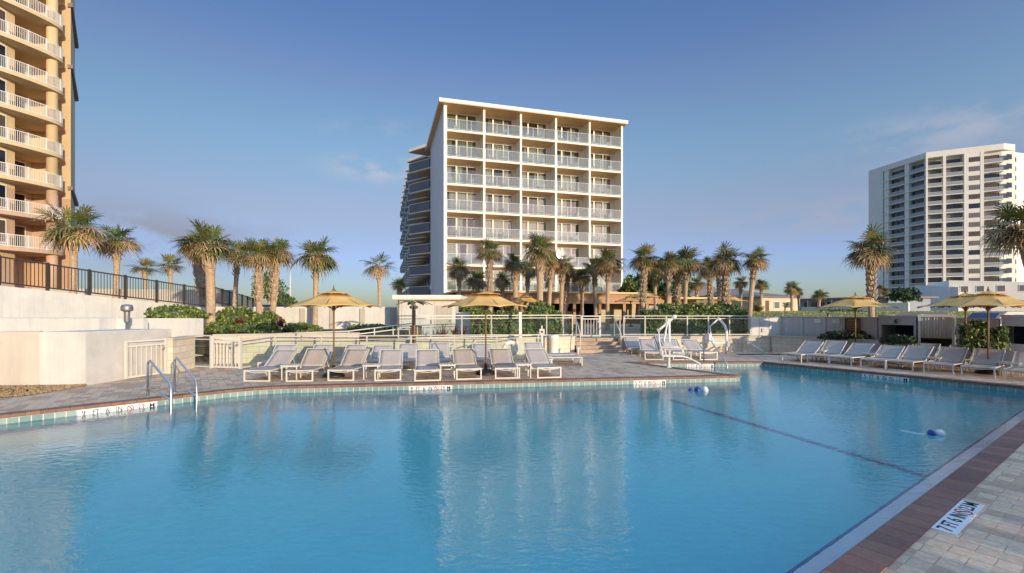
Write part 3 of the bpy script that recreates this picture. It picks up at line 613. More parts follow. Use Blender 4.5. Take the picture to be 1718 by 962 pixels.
# ------------------------------------------------------------------ loungers, tables, umbrellas
def make_lounger(label, group, flat=False, up=.385):
    t=thing('sun_lounger',label,'sun lounger',group=group); w=.33; sl=1.02; zb=.30
    bx,by,bz=(.64,.74,.0) if flat else (.64,math.sqrt(.557-up*up),up)
    f=MB()
    for s in (-1,1): f.beam((s*w,0,zb-.015),(s*w,sl+.05,zb-.03),.03,.035); 
    f.beam((-w,sl,zb-.06),(w,sl,zb-.06),.025,.025)
    pts=[(x*w,.03,zb-.03-.045*(1-x*x)) for x in (-1,-.6,-.2,.2,.6,1)]; f.tube(pts,.013,6)
    f.beam((-w,sl*.5,zb-.10),(w,sl*.5,zb-.10),.02,.02)
    f.build('frame',M['frame'],t)
    g=MB()
    for s in (-1,1): g.box(s*w-.018,s*w+.018,-.018,.018,0,zb)
    g.box(-w+.018,w-.018,-.018,.018,0,.03); g.box(-w+.018,w-.018,-.016,.016,zb-.03,zb-.002)
    g.build('foot_loop',M['frame'],t)
    for s in (-1,1):
        g=MB(); g.beam((s*w,sl-.05,zb-.04),(s*w,sl+.12,0),.03,.03,up=(1,0,0)); g.build('leg',M['frame'],t)
    # slings: thin sagging cloths with real thickness
    def sling(name,P0,P1,sag,wd,nrm):
        m_=MB(); nx,ny=6,8; top=[];
        for j in range(ny+1):
            for i in range(nx+1):
                u=i/nx*2-1; v=j/ny; p=Vector(P0).lerp(Vector(P1),v)+Vector((u*wd,0,0))-Vector(nrm)*sag*(1-u*u)*math.sin(math.pi*min(1,v+.05)); top.append(p)
        N=len(top); vs=top+[p-Vector(nrm)*.012 for p in top]
        fs=[]
        for j in range(ny):
            for i in range(nx):
                a=j*(nx+1)+i; q=(a,a+1,a+nx+2,a+nx+1); fs.append(q); fs.append(tuple(x+N for x in reversed(q)))
        for i in range(nx): fs.append((i+1,i,i+N,i+1+N)); a=ny*(nx+1)+i; fs.append((a,a+1,a+1+N,a+N))
        for j in range(ny): a=j*(nx+1); fs.append((a,a+nx+1,a+nx+1+N,a+N)); a+=nx; fs.append((a+nx+1,a,a+N,a+nx+1+N))
        m_.add(vs,fs); return m_.build(name,M['sling'],t,True)
    sling('seat_sling',(0,.02,zb),(0,sl,zb-.02),.03,w-.02,(0,0,1))
    d=Vector((0,by,bz)).normalized(); nn=(0,-d.z,d.y)
    br=sling('backrest',(0,sl+.01,zb-.01),(0,sl+by,zb+bz),.02,w-.025,nn)
    g=MB()
    for s in (-1,1): g.beam((s*(w-.005),sl-.02,zb-.015),(s*(w-.005),sl+by+.02,zb+bz+.005),.026,.03)
    g.beam((-w+.01,sl+by+.015,zb+bz+.004),(w-.01,sl+by+.015,zb+bz+.004),.026,.022)
    if not flat:
        for s in (-1,1): g.beam((s*(w-.06),sl+by*.62,zb+bz*.6),(s*(w-.06),sl+by*.95,zb-.06),.015,.015)
    for s in (-1,1): g.beam((s*(w-.03),sl+.03,zb-.05),(s*(w-.03),sl+by*.98,zb-.05),.02,.025); 
    g.build('backrest_frame',M['frame'],br)
    if flat or True:
        for s in (-1,1):
            g=MB(); g.box(s*(w-.03)-.014,s*(w-.03)+.014,sl+by*.9-.014,sl+by*.9+.014,0,zb-.06); g.build('leg',M['frame'],t)
    return t
gF='loungers in the front row of the deck'; gB='loungers in the back row of the deck'; gR='loungers along the right side of the pool'; gC='loungers by the pool lift'
ordn=['first','second','third','fourth','fifth','sixth','seventh','eighth','ninth','tenth']
frow=[(430,640,479),(503,640,537),(571,639,595),(650,639,660),(716,639,718),(788,637,781),(852,635,840),(922,634,900)]
lab=['leftmost lounger of the front row, nearest the barred gate','front row lounger just left of the left umbrella pole','front row lounger with the left umbrella pole right behind it','front row lounger, fourth from the left, white side table on its left','front row lounger, fifth from the left, a side table on its right','front row lounger just left of the central umbrella pole','front row lounger just right of the central umbrella pole','rightmost lounger of the front row, right of the white life ring']
protos={}; lr=random.Random(17)
def place(p, d, label, group):
    rz=math.atan2(-d[0],d[1])+lr.uniform(-.05,.05); up=lr.choice((.36,.385,.385,.40,.43)); p=Vector(p)+Vector((lr.uniform(-.03,.03),lr.uniform(-.04,.04),0))
    if up not in protos: protos[up]=o=make_lounger(label,group,up=up); o.location=p; o.rotation_euler.z=rz; return o
    o=dup(protos[up],p,rz,label); o['group']=group; return o
for (px,py,ph),l in zip(frow,lab):
    p=G(px,py); Yh=p.y+1.6; dx=(ph-CX)/F*Yh-p.x; dx=max(-.45,min(.05,dx)); place(p,(dx,1.6),'taupe sling '+l,gF)
heads=[484,545,594,644,689,741,806,893]
lab=['leftmost back row lounger, half hidden behind the leftmost front lounger','back row lounger, second from the left, just left of the left umbrella pole','back row lounger, third from the left, just right of the left umbrella pole','back row lounger, fourth from the left','back row lounger, fifth from the left, glimpsed between two front row loungers','back row lounger, sixth from the left, behind a white side table','back row lounger, seventh from the left, behind the central umbrella pole','rightmost back row lounger, just right of the white life ring']
for ph,l in zip(heads,lab):
    X=(ph-CX)/F*15.85; Y=15.85+.10*(X+7.6); X=(ph-CX)/F*Y; d=Vector((-.13,.99)); place((X+.21,Y-1.64,0),d,'taupe sling '+l,gB)
rrow=[(1328,607.5),(1371,610),(1412,613.5),(1463,618.5),(1511,622),(1576,627.5),(1644,633.5),(1711,640)]
lab=['lounger of the right poolside row farthest from the viewer','second farthest lounger of the right poolside row','third farthest lounger of the right poolside row, by the umbrella pole','fourth farthest lounger of the right poolside row','fifth farthest lounger of the right poolside row','sixth farthest lounger of the right poolside row','lounger of the right poolside row beside the nearest umbrella pole','lounger cut by the right edge of the picture']
for (px,py),l in zip(rrow,lab): place(G(px,py),(.834,.551),'grey sling '+l,gR)
bh=[(1480,577),(1526,579),(1570,581),(1628,583.5),(1681,586)]
lab=['farthest lounger of the rear right row, under the first cabana','second lounger of the rear right row, in front of the navy cabana opening','middle lounger of the rear right row, in front of the white drapes','fourth lounger of the rear right row, by the rear umbrella pole','nearest lounger of the rear right row, behind the front umbrella pole']
for (px,py),l in zip(bh,lab):
    Y=1.26*F/(py-HY); X=(px-CX)/F*Y; X+=.834*.45-.3*.57; Y+=.551*.45+.3*.82; place((X-.834*1.64,Y-.551*1.64,0),(.834,.551),'grey sling '+l,gR)
lab=['lounger left of the white pool lift','lounger just behind the white pool lift','lounger right of the white pool lift, its foot toward the pool']
for (px,dx),l in zip([(1099,.12),(1145,.05),(1188,-.1)],lab): place(G(px,604),(dx,1.6),'taupe sling '+l,gC)
place((5.32,19.4,0),(0,1),'taupe sling lounger against the block wall, left of the pool lift',gC)
place((6.75,19.4,0),(.03,1),'taupe sling lounger against the block wall, behind the pool lift',gC)
p=bw(5.62,.15); place((p[0]-.55,p[1]-.35,0),(.78,.62),'grey sling lounger with its back raised inside the white draped cabana',gR)
fl=make_lounger('flat taupe lounger lying sideways right of the front row','flat loungers right of the front row',True); fl.location=(2.4,16.1,0); fl.rotation_euler.z=RAD(86)
dup(fl,(2.25,17.0,0),RAD(87),'flat taupe lounger lying sideways near the white bin')

t0=thing('side_table','white side table between the two leftmost front loungers','side table',group='white side tables'); s_=.2; hh=.40
g=MB()
for i in range(6): x=-s_+i*(2*s_)/5; g.box(x-.03,x+.03,-s_,s_,hh-.018,hh)
g.build('table_top',M['frame'],t0)
g=MB()
for sx_ in (-1,1): g.box(sx_*s_-.014,sx_*s_+.014,-s_,s_,hh-.05,hh-.02)
for sy_ in (-1,1): g.box(-s_+.014,s_-.014,sy_*s_-.013,sy_*s_+.013,hh-.05,hh-.02)
g.build('apron',M['frame'],t0)
for sx_ in (-1,1):
    for sy_ in (-1,1): g=MB(); g.box(sx_*(s_-.012)-.013,sx_*(s_-.012)+.013,sy_*(s_-.012)-.013,sy_*(s_-.012)+.013,0,hh-.05); g.build('leg',M['frame'],t0)
t0.location=G(489,636); t0.rotation_euler.z=.15
for px,py,l in ((624,635,'white side table between the third and fourth front loungers'),(751,634,'white side table left of the central umbrella pole'),(877,633,'white side table under the white life ring')):
    dup(t0,G(px,py),.15,l)
for i,l in ((0,'white side table between the two farthest loungers on the right'),(2,'white side table just right of the far right umbrella pole'),(4,'white side table between the fifth and sixth right loungers'),(6,'white side table left of the lounger cut by the picture edge')):
    a,b_=G(*rrow[i]),G(*rrow[i+1]); p=(a+b_)/2+Vector((.834,.551,0))*1.25; dup(t0,p,-.98,l)

def make_umbrella(label, group, canvas='yellow', white=False):
    t=thing('patio_umbrella',label,'umbrella',group=group); Rr=1.33; ze,zt_=1.98,2.44
    g=MB(); g.tube([(0,0,.06),(0,0,2.40)],.024,10); g.build('pole',M['pole'],t,True)
    g=MB(); g.lathe([(.30,0),(.31,.03),(.26,.09),(.12,.14),(.05,.16),(.045,.32)],20); g.build('base',M['base'],t,True)
    def canopy(Ro,zo,Ri,zi,sag,nr=5,lift=.05):
        m_=MB(); seg=8; sub=6; rows=[]
        for r in range(nr+1):
            v=r/nr
            for k in range(seg):
                for j in range(sub):
                    u=j/sub; a0=2*math.pi*k/seg; a1=2*math.pi*(k+1)/seg
                    rad=Ri+(Ro-Ri)*v; z=zi+(zo-zi)*v+.03*math.sin(math.pi*v)*(-1)
                    x=math.cos(a0)*(1-u)+math.cos(a1)*u; y=math.sin(a0)*(1-u)+math.sin(a1)*u
                    c=4*u*(1-u); pull=1-.045*c*v
                    rows.append(Vector((x*rad*pull,y*rad*pull,z-sag*c*v*(1-v)*2+lift*c*v*v)))
        N=seg*sub; vs=rows+[p-Vector((0,0,.006)) for p in rows]; T=len(rows); fs=[]
        for r in range(nr):
            for i in range(N):
                a=r*N+i; b2=r*N+(i+1)%N; fs.append((a,a+N,b2+N,b2)); fs.append((b2+T,b2+N+T,a+N+T,a+T))
        for i in range(N): a=nr*N+i; b2=nr*N+(i+1)%N; fs.append((a,a+T,b2+T,b2)); a=i;b2=(i+1)%N; fs.append((b2,b2+T,a+T,a))
        return m_.add(vs,fs)
    cn=canopy(Rr,ze,.36,zt_-.10,.03).build('canopy',M[canvas],t,True)
    canopy(.47,zt_-.085,.012,zt_+.03,.02,3,.02).build('vent_cap',M[canvas],cn,True)
    g=MB(); g.lathe([(.02,0),(.035,.03),(.03,.06),(.012,.10),(.018,.12),(.004,.15)],10,c=(0,0,zt_+.01)); g.build('finial',M['pole'],t,True)
    g=MB(); g.lathe([(.03,0),(.055,.03),(.05,.12),(.03,.14)],10,c=(0,0,1.86)); g.build('hub',M['pole'],t,True)
    for k in range(8):
        a=2*math.pi*k/8; c,s=math.cos(a),math.sin(a)
        g=MB(); g.beam((c*.04,s*.04,zt_-.03),(c*(Rr-.02),s*(Rr-.02),ze-.02),.018,.022); rb=g.build('rib',M['pole'],t)
        g=MB(); g.beam((c*.04,s*.04,1.93),(c*.62,s*.62,2.19),.014,.018); g.build('strut',M['pole'],rb)
    return t
gU='yellow umbrellas round the pool'; gV='yellow umbrellas by the restaurant'
um=make_umbrella('yellow umbrella over the left end of the front loungers',gU); um.location=G(560,632); um.rotation_euler.z=.2
o=dup(um,G(815,628),.35,'yellow umbrella at the middle of the deck, in front of the hotel')
o=dup(um,at(1435,0,18.2)*1.0,.1,'yellow umbrella beside the tall palm on the right'); o.location.z=0
o=dup(um,at(1620,0,15.6),.5,'yellow umbrella at the right, the farther of the overlapping two'); o.location.z=0
o=dup(um,at(1658,0,13.85),.25,'yellow umbrella at the right, nearest the viewer, cut by the picture edge'); o.location.z=0
for px,Y,zb,rz,l in ((1058,36,.55,.1,'small yellow umbrella under the right end of the restaurant roof'),(1082,32,.75,.4,'small yellow umbrella left of the white one, beyond the hedge'),(1192,36,.4,.2,'small yellow umbrella behind palm trunks, left of another one'),(1222,33,.5,.0,'small yellow umbrella beyond the hedge, near the beige house'),(882,31,.4,.3,'small yellow umbrella half hidden behind the central umbrella')):
    o=dup(um,at(px,0,Y),rz,l); o.location.z=zb; o['group']=gV
o=make_umbrella('small white umbrella beyond the hedge by the restaurant',None,'white_canvas'); o.location=at(1103,0,38); o.location.z=.0; o.scale=(.85,.85,.9)

# ------------------------------------------------------------------ pool fittings
def pool_rail(label, base, wat, top):
    t=thing('pool_handrail',label,'handrail',base); b_=Vector(base); w_=Vector(wat)-b_; h=top
    d=w_.normalized(); q=Vector((w_.x,w_.y,0))
    pts=[(0,0,0),(0,0,h-.10)]
    for a in (30,60,90): pts.append(q*(.10*(1-math.cos(RAD(a)))/q.length)+Vector((0,0,h-.10+.10*math.sin(RAD(a)))))
    pts+= [q*.2+Vector((0,0,h-.045)), q*.93+Vector((0,0,.40)), q*1.0+Vector((0,0,.30)), q+Vector((0,0,-1.2))]
    g=MB(); g.tube(pts,.024,12); g.build('rail_tube',M['steel'],t,True)
    g=MB(); g.tube([(0,0,.20),q*1.0+Vector((0,0,.06))],.019,10); g.build('cross_bar',M['steel'],t,True)
    g=MB(); g.lathe([(.05,0),(.05,.012),(.028,.022)],16); g.build('escutcheon',M['steel'],t,True)
    return t
pool_rail('bent steel pool handrail, the left one of the pair',(G(248,667).x,G(248,667).y,.0),(*G(287,690,-.17).xy,0),.80)
pool_rail('bent steel pool handrail, the right one of the pair',(G(293,660).x,G(293,660).y,.0),(*G(330,683,-.17).xy,0),.80)
p=G(1186,611); q=G(1217,616,-.17)
tubething('pool_handrail','slim steel handrail dropping into the pool behind the deck point','handrail',[[(7.02,17.02,0),(7.02,17.02,.70),(7.05,16.98,.77),(7.12,16.93,.79),(7.22,16.85,.76),(7.60,16.42,-.02),(7.64,16.36,-1)]],.022,'steel')
p=G(1245,591)
tubething('pool_handrail','slim steel handrail near the block wall at the far pool corner','handrail',[[(p.x,p.y,0),(p.x,p.y,.55),(p.x+.08,p.y,.60),(p.x+.6,p.y-.6,.1),(p.x+.62,p.y-.62,0)]],.02,'steel')
mb=MB(); mb.box(9.6,12.2,19.55,19.95,.002,.02); struct(mb.build('deck_marking',M['darkcoping']))
# life ring on the railing
t=thing('life_ring','white life ring hung on the glass railing behind the loungers','life ring',(-.06,17.08,.49))
g=MB(); N=28; n2=10
vs=[((.215+.075*math.cos(b_))*math.cos(a),.06*math.sin(b_)-.05,(.215+.075*math.cos(b_))*math.sin(a)) for a in [2*math.pi*i/N for i in range(N)] for b_ in [2*math.pi*j/n2 for j in range(n2)]]
g.add(vs,[(i*n2+j,i*n2+(j+1)%n2,((i+1)%N)*n2+(j+1)%n2,((i+1)%N)*n2+j) for i in range(N) for j in range(n2)]); g.build('ring',M['plastic_white'],t,True)
for k in range(4):
    a=RAD(45+90*k); g=MB(); g.beam((.215*math.cos(a)-.03*math.sin(a),-.05,.215*math.sin(a)+.03*math.cos(a)),(.215*math.cos(a)+.03*math.sin(a),-.05,.215*math.sin(a)-.03*math.cos(a)),.165,.165,up=(0,1,0)); g.build('band',M['frame'],t)
g=MB(); g.beam((0,-.02,.2),(0,.05,.48),.05,.02); g.build('hook',M['steel'],t)
# floats and rope pieces
def floatrope(label,P,d,segs):
    t=thing('rope_float',label,'float',P); d=Vector(d).normalized()
    x=0
    for (ln,r,c) in segs:
        q=d*x; a=q; b_=q+d*ln
        g=MB(); k=7; pts=[a.lerp(b_,i/(k-1)) for i in range(k)]; g.tube(pts,[max(.006,r*math.sin(math.pi*(i+.35)/(k-.3))**.6) if r>.03 else r for i in range(k)],10)
        g.build('rope' if r<.03 else 'float',M[c],t,True); x+=ln
P=G(1558,730,-.17); floatrope('blue and white float at the end of a white rope, right of the pool line',(P.x-.02,P.y,-.15),(.95,-.3,0),[(.10,.075,'buoy_blue'),(.14,.085,'plastic_white')])
g=MB(); a=G(1510,723,-.16); b_=G(1553,730,-.16); g.tube([a.lerp(b_,i/8)+Vector((0,.02*math.sin(i),0)) for i in range(9)],.012,6); tag(g.build('float_rope',M['plastic_white'],None,True),'thin white rope trailing on the water behind the blue and white float','rope')
P=G(1155,656,-.17); floatrope('row of blue and white floats near the deck point',(P.x,P.y,-.15),(1,-.12,0),[(.11,.06,'buoy_blue'),(.04,.01,'plastic_white'),(.14,.10,'buoy_blue'),(.03,.01,'plastic_white'),(.16,.11,'plastic_white')])
# pool lifts
def pool_lift(label,base,rz,s=1.0):
    t=thing('pool_lift',label,'pool lift',base,rz); t.scale=(s,s,s)
    g=MB(); g.lathe([(.10,0),(.10,.02),(.055,.03),(.05,.42)],14); g.tube([(0,0,.40),(-.06,0,.42),(-.10,0,.44)],.045,10); g.build('socket_post',M['plastic_white'],t,True)
    g=MB()
    for y in (-.05,.05): g.tube([(-.10,y,.40),(-.16,y,1.0),(-.02,y*.8,1.72)],.028,8)
    g.tube([(.02,0,.42),(.02,0,1.72)],.04,10); g.build('mast',M['plastic_white'],t,True)
    g=MB()
    for y in (-.045,.045): g.beam((.18,y,1.78),(-.36,y,1.30),.03,.07)
    for q in (.05,.5,.95): 
        p=Vector((.18,0,1.78)).lerp(Vector((-.36,0,1.30)),q); g.box(p.x-.05,p.x+.05,-.06,.06,p.z-.04,p.z+.04)
    g.lathe([(.07,-.05),(.09,0),(.07,.06)],12,c=(.18,0,1.80)); g.build('boom',M['plastic_white'],t)
    g=MB()
    for y in (-.05,.05): g.tube([(-.34,y,1.30),(-.33,y,.95),(-.24,y,.62),(-.2,y,.38)],.022,8)
    g.build('hanger',M['plastic_white'],t,True)
    g=MB(); g.box(-.16,.10,-.10,-.04,.62,.90); g.build('battery_box',M['fence_panel'],t)
    st=MB(); st.hexa([(-.22,-.24,.40),(.42,-.24,.40),(.42,.24,.40),(-.22,.24,.40),(-.24,-.24,.46),(.46,-.24,.46),(.46,.24,.46),(-.24,.24,.46)]); sq=st.build('seat',M['plastic_white'],t)
    st=MB()
    for y in (-.25,.25): st.tube([(-.28,y,.45),(-.30,y,.72),(.34,y,.72),(.46,y,.64),(.48,y,.46)],.02,8)
    st.build('armrest',M['plastic_white'],sq,True)
    g=MB()
    for y in (-.1,.1): g.tube([(.40,y,.42),(.66,y,.36),(1.05,y,.16)],.018,8)
    g.box(.94,1.12,-.14,.14,.12,.15); g.build('footrest',M['plastic_white'],t)
    return t
p=G(1122,617); pool_lift('white pool lift with a seat on the deck near the point',(p.x,p.y,0),-.25,.93)
p=at(1219,0,20.2)
t=thing('pool_lift','smaller white pool lift with a curved mast at the far pool edge','pool lift',(p.x,p.y,0))
g=MB(); g.tube([(0,0,0),(0,0,1.0),(-.08,0,1.22),(-.32,0,1.50),(-.40,0,1.52)],.055,10); g.build('mast',M['plastic_white'],t,True)
g=MB(); g.tube([(-.36,0,1.50),(-.72,0,1.18)],.035,8); g.tube([(-.72,0,1.2),(-.68,0,.75),(-.55,0,.52)],.028,8); g.build('boom',M['plastic_white'],t,True)
g=MB(); g.box(-.85,-.15,-.22,.22,.46,.52); g.box(-.85,-.79,-.22,.22,.52,.85); g.build('seat',M['plastic_white'],t)
g=MB(); g.tube([(.1,0,.12),(.35,0,.06)],.02,8); g.box(.0,.12,-.08,.08,.30,.55); g.build('control_box',M['fence_panel'],t)
# bin, posts, signs, shower, heater
t=thing('litter_bin','white ribbed bin at the foot of the brick steps','bin',(1.82,20.25,0))
g=MB(); g.lathe([(.19,0),(.20,.03),(.205,.66),(.22,.67),(.22,.72)],20); g.build('body',M['hotel_white'],t,True)
g=MB(); g.lathe([(.225,.72),(.225,.76),(.12,.80),(.1,.80)],20); g.build('lid',M['hotel_white'],t,True)
t=thing('call_post','slim white post with a small box beside the white bin','post',(1.28,19.9,0))
g=MB(); g.lathe([(.05,0),(.05,1.0)],10); g.build('pole',M['plastic_white'],t); g=MB(); g.box(-.11,.11,-.1,.06,.82,1.08); g.box(-.03,.03,-.03,.03,1.08,1.22); g.build('box',M['frame'],t); g=MB(); g.box(-.04,.04,-.112,-.102,.92,1.0); g.build('panel',M['black'],t)
t=thing('vent_pipe','short white pipe with a flared top on the deck before the steps','pipe',(2.78,19.6,0))
g=MB(); g.lathe([(.035,0),(.035,.2),(.07,.27),(.07,.31),(.05,.31)],12); g.build('pipe',M['plastic_white'],t,True)
t=thing('glass_fence_post','tall white post standing at the glass fence left of the bin','post',(.35,19.3,0)); g=MB(); g.box(-.055,.055,-.055,.055,0,1.76); g.box(-.07,.07,-.07,.07,1.76,1.8); g.build('post',M['plastic_white'],t)
t=thing('palm_shower','brown pole shower topped with green metal palm leaves by the hut','outdoor shower',(-3.75,17.75,0))
g=MB(); g.lathe([(.09,0),(.075,.1),(.07,2.1),(.05,2.2)],12); g.build('pole',M['pole'],t,True)
for k in range(7):
    a=2*math.pi*k/7+.3; c,s=math.cos(a),math.sin(a); g=MB(); 
    pts=[Vector((c*r,s*r,2.16+.10*math.sin(r*3.4)-.30*max(0,r-.25))) for r in (.03,.2,.4,.6,.72)]; ws=[.03,.09,.10,.07,.005]; sd=Vector((-s,c,0))
    vs=[];fs=[]
    for p_,w_ in zip(pts,ws): vs+= [p_-sd*w_-Vector((0,0,w_*.3)),p_+Vector((0,0,.01)),p_+sd*w_-Vector((0,0,w_*.3)),p_-Vector((0,0,.012))]
    for i in range(4):
        for j in range(4): fs.append((i*4+j,i*4+(j+1)%4,i*4+4+(j+1)%4,i*4+4+j))
    g.add(vs,fs); g.build('metal_leaf',M['copper'],t,True)
g=MB()
for k in range(6):
    a=k*1.05; g.lathe([(0,-.05),(.06,-.01),(.055,.05),(0,.08)],8,c=(.11*math.cos(a),.11*math.sin(a),1.98))
g.build('shower_cluster',M['copper'],t,True)
def sign_board(label,P,w_,h,lines,rz=0,post=True):
    t=thing('sign_board',label,'sign',P,rz); g=MB(); g.box(-w_/2,w_/2,-.03,0,0,h); b_=g.build('board',M['signwood'],t)
    g=MB(); 
    for (a,c) in ((-w_/2-.02,-w_/2),(w_/2,w_/2+.02)): g.box(a,c,-.04,.01,-.02,h+.02)
    g.build('board_frame',M['pole'],b_)
    for i,(z,l,s) in enumerate(lines):
        g=MB(); k=max(3,int(l/(s*.8)))
        rr=random.Random(i+int(w_*100))
        x=-l/2
        while x<l/2:
            d=rr.uniform(.5,1.6)*s; g.box(x,min(l/2,x+d),-.0335,-.031,z-s/2,z+s/2); x+=d+s*.5
        g.build('lettering',M['sign_letter'],b_)
    return t
sign_board('small brown rules board standing below the white hut',(at(698,0,20).x,19.98,.78),.46,.42,[(.34,.3,.035),(.26,.36,.02),(.20,.36,.02),(.14,.36,.02),(.08,.3,.02)])
a=bw(3.05,-.12); sign_board('brown rules board on the grey wall just left of the tall palm',(a[0],a[1],1.0),.50,.56,[(.47,.3,.04),(.38,.4,.02),(.31,.4,.02),(.24,.4,.02),(.17,.36,.02),(.10,.3,.02)],math.atan2(U.y,U.x))
for t_,l in ((1.75,'small pale notice on the grey wall, left of the second notice'),(2.45,'small pale notice on the grey wall, nearer the brown board')):
    a=bw(t_,-.085); t=thing('notice',l,'notice',(a[0],a[1],1.33),math.atan2(U.y,U.x)); g=MB(); g.box(-.13,.13,-.012,0,0,.16); g.build('plate',M['plastic_white'],t)
    g=MB(); 
    for z in (.04,.08,.12): g.box(-.10,.10,-.014,-.0122,z-.008,z+.008)
    g.build('lettering',M['fence_panel'],t)
P=at(213,507,14.0); t=thing('patio_heater','steel mushroom patio heater rising behind the white stucco blocks','heater',(P.x,P.y,0))
g=MB(); g.lathe([(.22,0),(.22,.5),(.05,.55),(.035,1.5)],16); g.build('stand',M['dull_steel'],t,True)
g=MB(); g.lathe([(.05,1.5),(.075,1.55),(.075,1.80),(.085,1.84)],16); g.build('burner',M['dull_steel'],t,True)
g=MB(); g.lathe([(.07,1.84),(.14,1.87),(.155,1.90),(.15,1.99),(.12,2.05),(.0,2.07)],20); g.build('reflector',M['dull_steel'],t,True)
# cabanas in the line of the beach wall
def cabana(label,t0,t1,h,frame,kind):
    o=bw(t0,-.15); t=thing('cabana',label,'cabana',(o[0],o[1],0),math.atan2(U.y,U.x)+(.2 if kind=='drape' else 0)); l=t1-t0; D=1.6
    for x in (.03,l-.03):
        for y in (0,D): g=MB(); g.box(x-.035,x+.035,y-.035,y+.035,0,h-.05); g.build('post',M[frame],t)
    g=MB(); 
    for y in (0,D): g.box(-.02,l+.02,y-.04,y+.04,h-.05,h+.03)
    for x in (.03,l-.03): g.box(x-.04,x+.04,.042,D-.042,h-.05,h+.03)
    g.build('roof_frame',M[frame],t)
    g=MB(); g.box(.08,l-.08,.05,D-.05,h-.03,h+.0); g.build('roof_canvas',M['cabana'],t)
    g=MB(); g.box(.04,l-.04,D-.03,D+.02,0,h-.06); g.build('back_panel',M['navy'] if kind!='drape' else M['cabana'],t)
    for x in (.03,l-.03): g=MB(); g.box(x-.012,x+.012,.04,D-.04,0,h-.06); g.build('side_panel',M['cabana'],t)
    if kind!='drape':
        g=MB(); g.box(.07,l-.07,-.02,.02,h-.34,h-.052); g.build('valance',M['cabana'],t)
        g=MB(); g.box(.07,l-.07,.0,.05,0,.78); g.build('front_panel',M['fence_panel'],t)
        g=MB(); k=14; g.tube([(.05+(l-.1)*i/k,-.05,.62-.16*math.sin(math.pi*i/k)) for i in range(k+1)],.013,6); g.build('rope',M['plastic_white'],t,True)
        g=MB(); g.lathe([(.0,0),(.06,.02),(.07,.12),(.03,.16)],8,c=(l*.5,-.08,h-.28)); g.build('lantern',M['black'],t)
    else:
        g=MB(); k=40; vs=[]
        for i in range(k+1):
            x=.07+(l-.14)*i/k; y=.0+.018*math.sin(i*1.7)+.01*math.sin(i*.6)
            vs+=[(x,y,.86),(x,y,h-.06),(x,y+.012,.86),(x,y+.012,h-.06)]
        g.add(vs,[f for i in range(k) for f in ((i*4,i*4+4,i*4+5,i*4+1),(i*4+6,i*4+2,i*4+3,i*4+7),(i*4+2,i*4+6,i*4+4,i*4))]); g.build('drape',M['curtain_white'],t,True)
    return t
cabana('grey cabana with a navy opening, right of the tall palm',3.95,5.08,1.66,'cabana','open')
cabana('white framed cabana with pale drapes half let down',5.14,6.12,1.68,'white','drape')
cabana('grey cabana with a navy opening, cut by the right picture edge',7.3,8.82,1.70,'cabana','open')
# bed of river stones
mb=MB()
for i in range(2600):
    px_=R.uniform(-90,142); u=max(0,px_)/142; yb=652-4*u if px_>0 else 652+px_*.02; yf=668-21*u**1.5
    a=G(px_,yb+1.2); b_=G(px_,yf); v=R.random(); p=a.lerp(b_,v)+Vector((0,0,.015+.10*math.sin(math.pi*(.25+.72*v))*R.random()*(1-u*.6))); r=R.uniform(.018,.04); q=R.random()*6.3
    ax=Vector((math.cos(q),math.sin(q),0))*r*1.3; ay=Vector((-math.sin(q),math.cos(q),0))*r*.9; az=Vector((0,0,r*.6))
    mb.add([p+ax,p+ay,p-ax,p-ay,p+az,p-az],[(0,1,4),(1,2,4),(2,3,4),(3,0,4),(1,0,5),(2,1,5),(3,2,5),(0,3,5)])
tag(mb.build('gravel',M['gravel']),'tan river stones spread at the foot of the cream stucco wall','gravel',kind='stuff')
# ------------------------------------------------------------------ palms
def blade_leaf(mb, az, el, pl, fr, droop, m, rr, nb=20):
    """a costapalmate fan: petiole, then stiff blades spread round the end of it"""
    d=Vector((math.cos(az)*math.cos(el),math.sin(az)*math.cos(el),math.sin(el))); p=Vector((math.cos(az)*.07,math.sin(az)*.07,rr.uniform(-.1,.1)))
    sd=Vector((-math.sin(az),math.cos(az),0)); sd=(sd+Vector((0,0,rr.uniform(-.45,.45)))).normalized()
    pts=[p.copy()]
    for i in range(3):
        p=p+d*pl/3; d=(d+Vector((0,0,-.13*droop*math.cos(el)))).normalized(); pts.append(p.copy())
    nrm=sd.cross(d).normalized()
    if nrm.z<0: nrm=-nrm
    for i in range(3):
        w_=.022-.003*i; a,b_=pts[i],pts[i+1]
        mb.add([a-sd*w_,a+sd*w_,b_+sd*w_*.8,b_-sd*w_*.8],[(0,1,2,3)],m)
    fold=rr.uniform(.05,.40)
    for k in range(nb):
        th=(k/(nb-1)*2-1)*RAD(128)+rr.uniform(-.05,.05); c,s=math.cos(th),math.sin(th)
        base=p+d*(.20*fr*max(0,c)); bd=(d*c+sd*s+nrm*fold*(abs(s)-.5)).normalized()
        ln=fr*(.72+.28*c)*rr.uniform(.85,1.1); side=nrm.cross(bd).normalized(); wd=.044*fr/.7; dr=droop*rr.uniform(.4,1.4)
        m1=base+bd*ln*.5-nrm*.02*ln; m2=base+bd*ln*.80-Vector((0,0,.07*dr*ln)); tp=base+bd*ln*1.0-Vector((0,0,.24*dr*ln))
        mb.add([base-side*wd*.3,base+side*wd*.3,m1+side*wd*.72,m1-side*wd*.72,m2+side*wd*.42,m2-side*wd*.42,tp],[(0,1,2,3),(3,2,4,5),(5,4,6)],m)
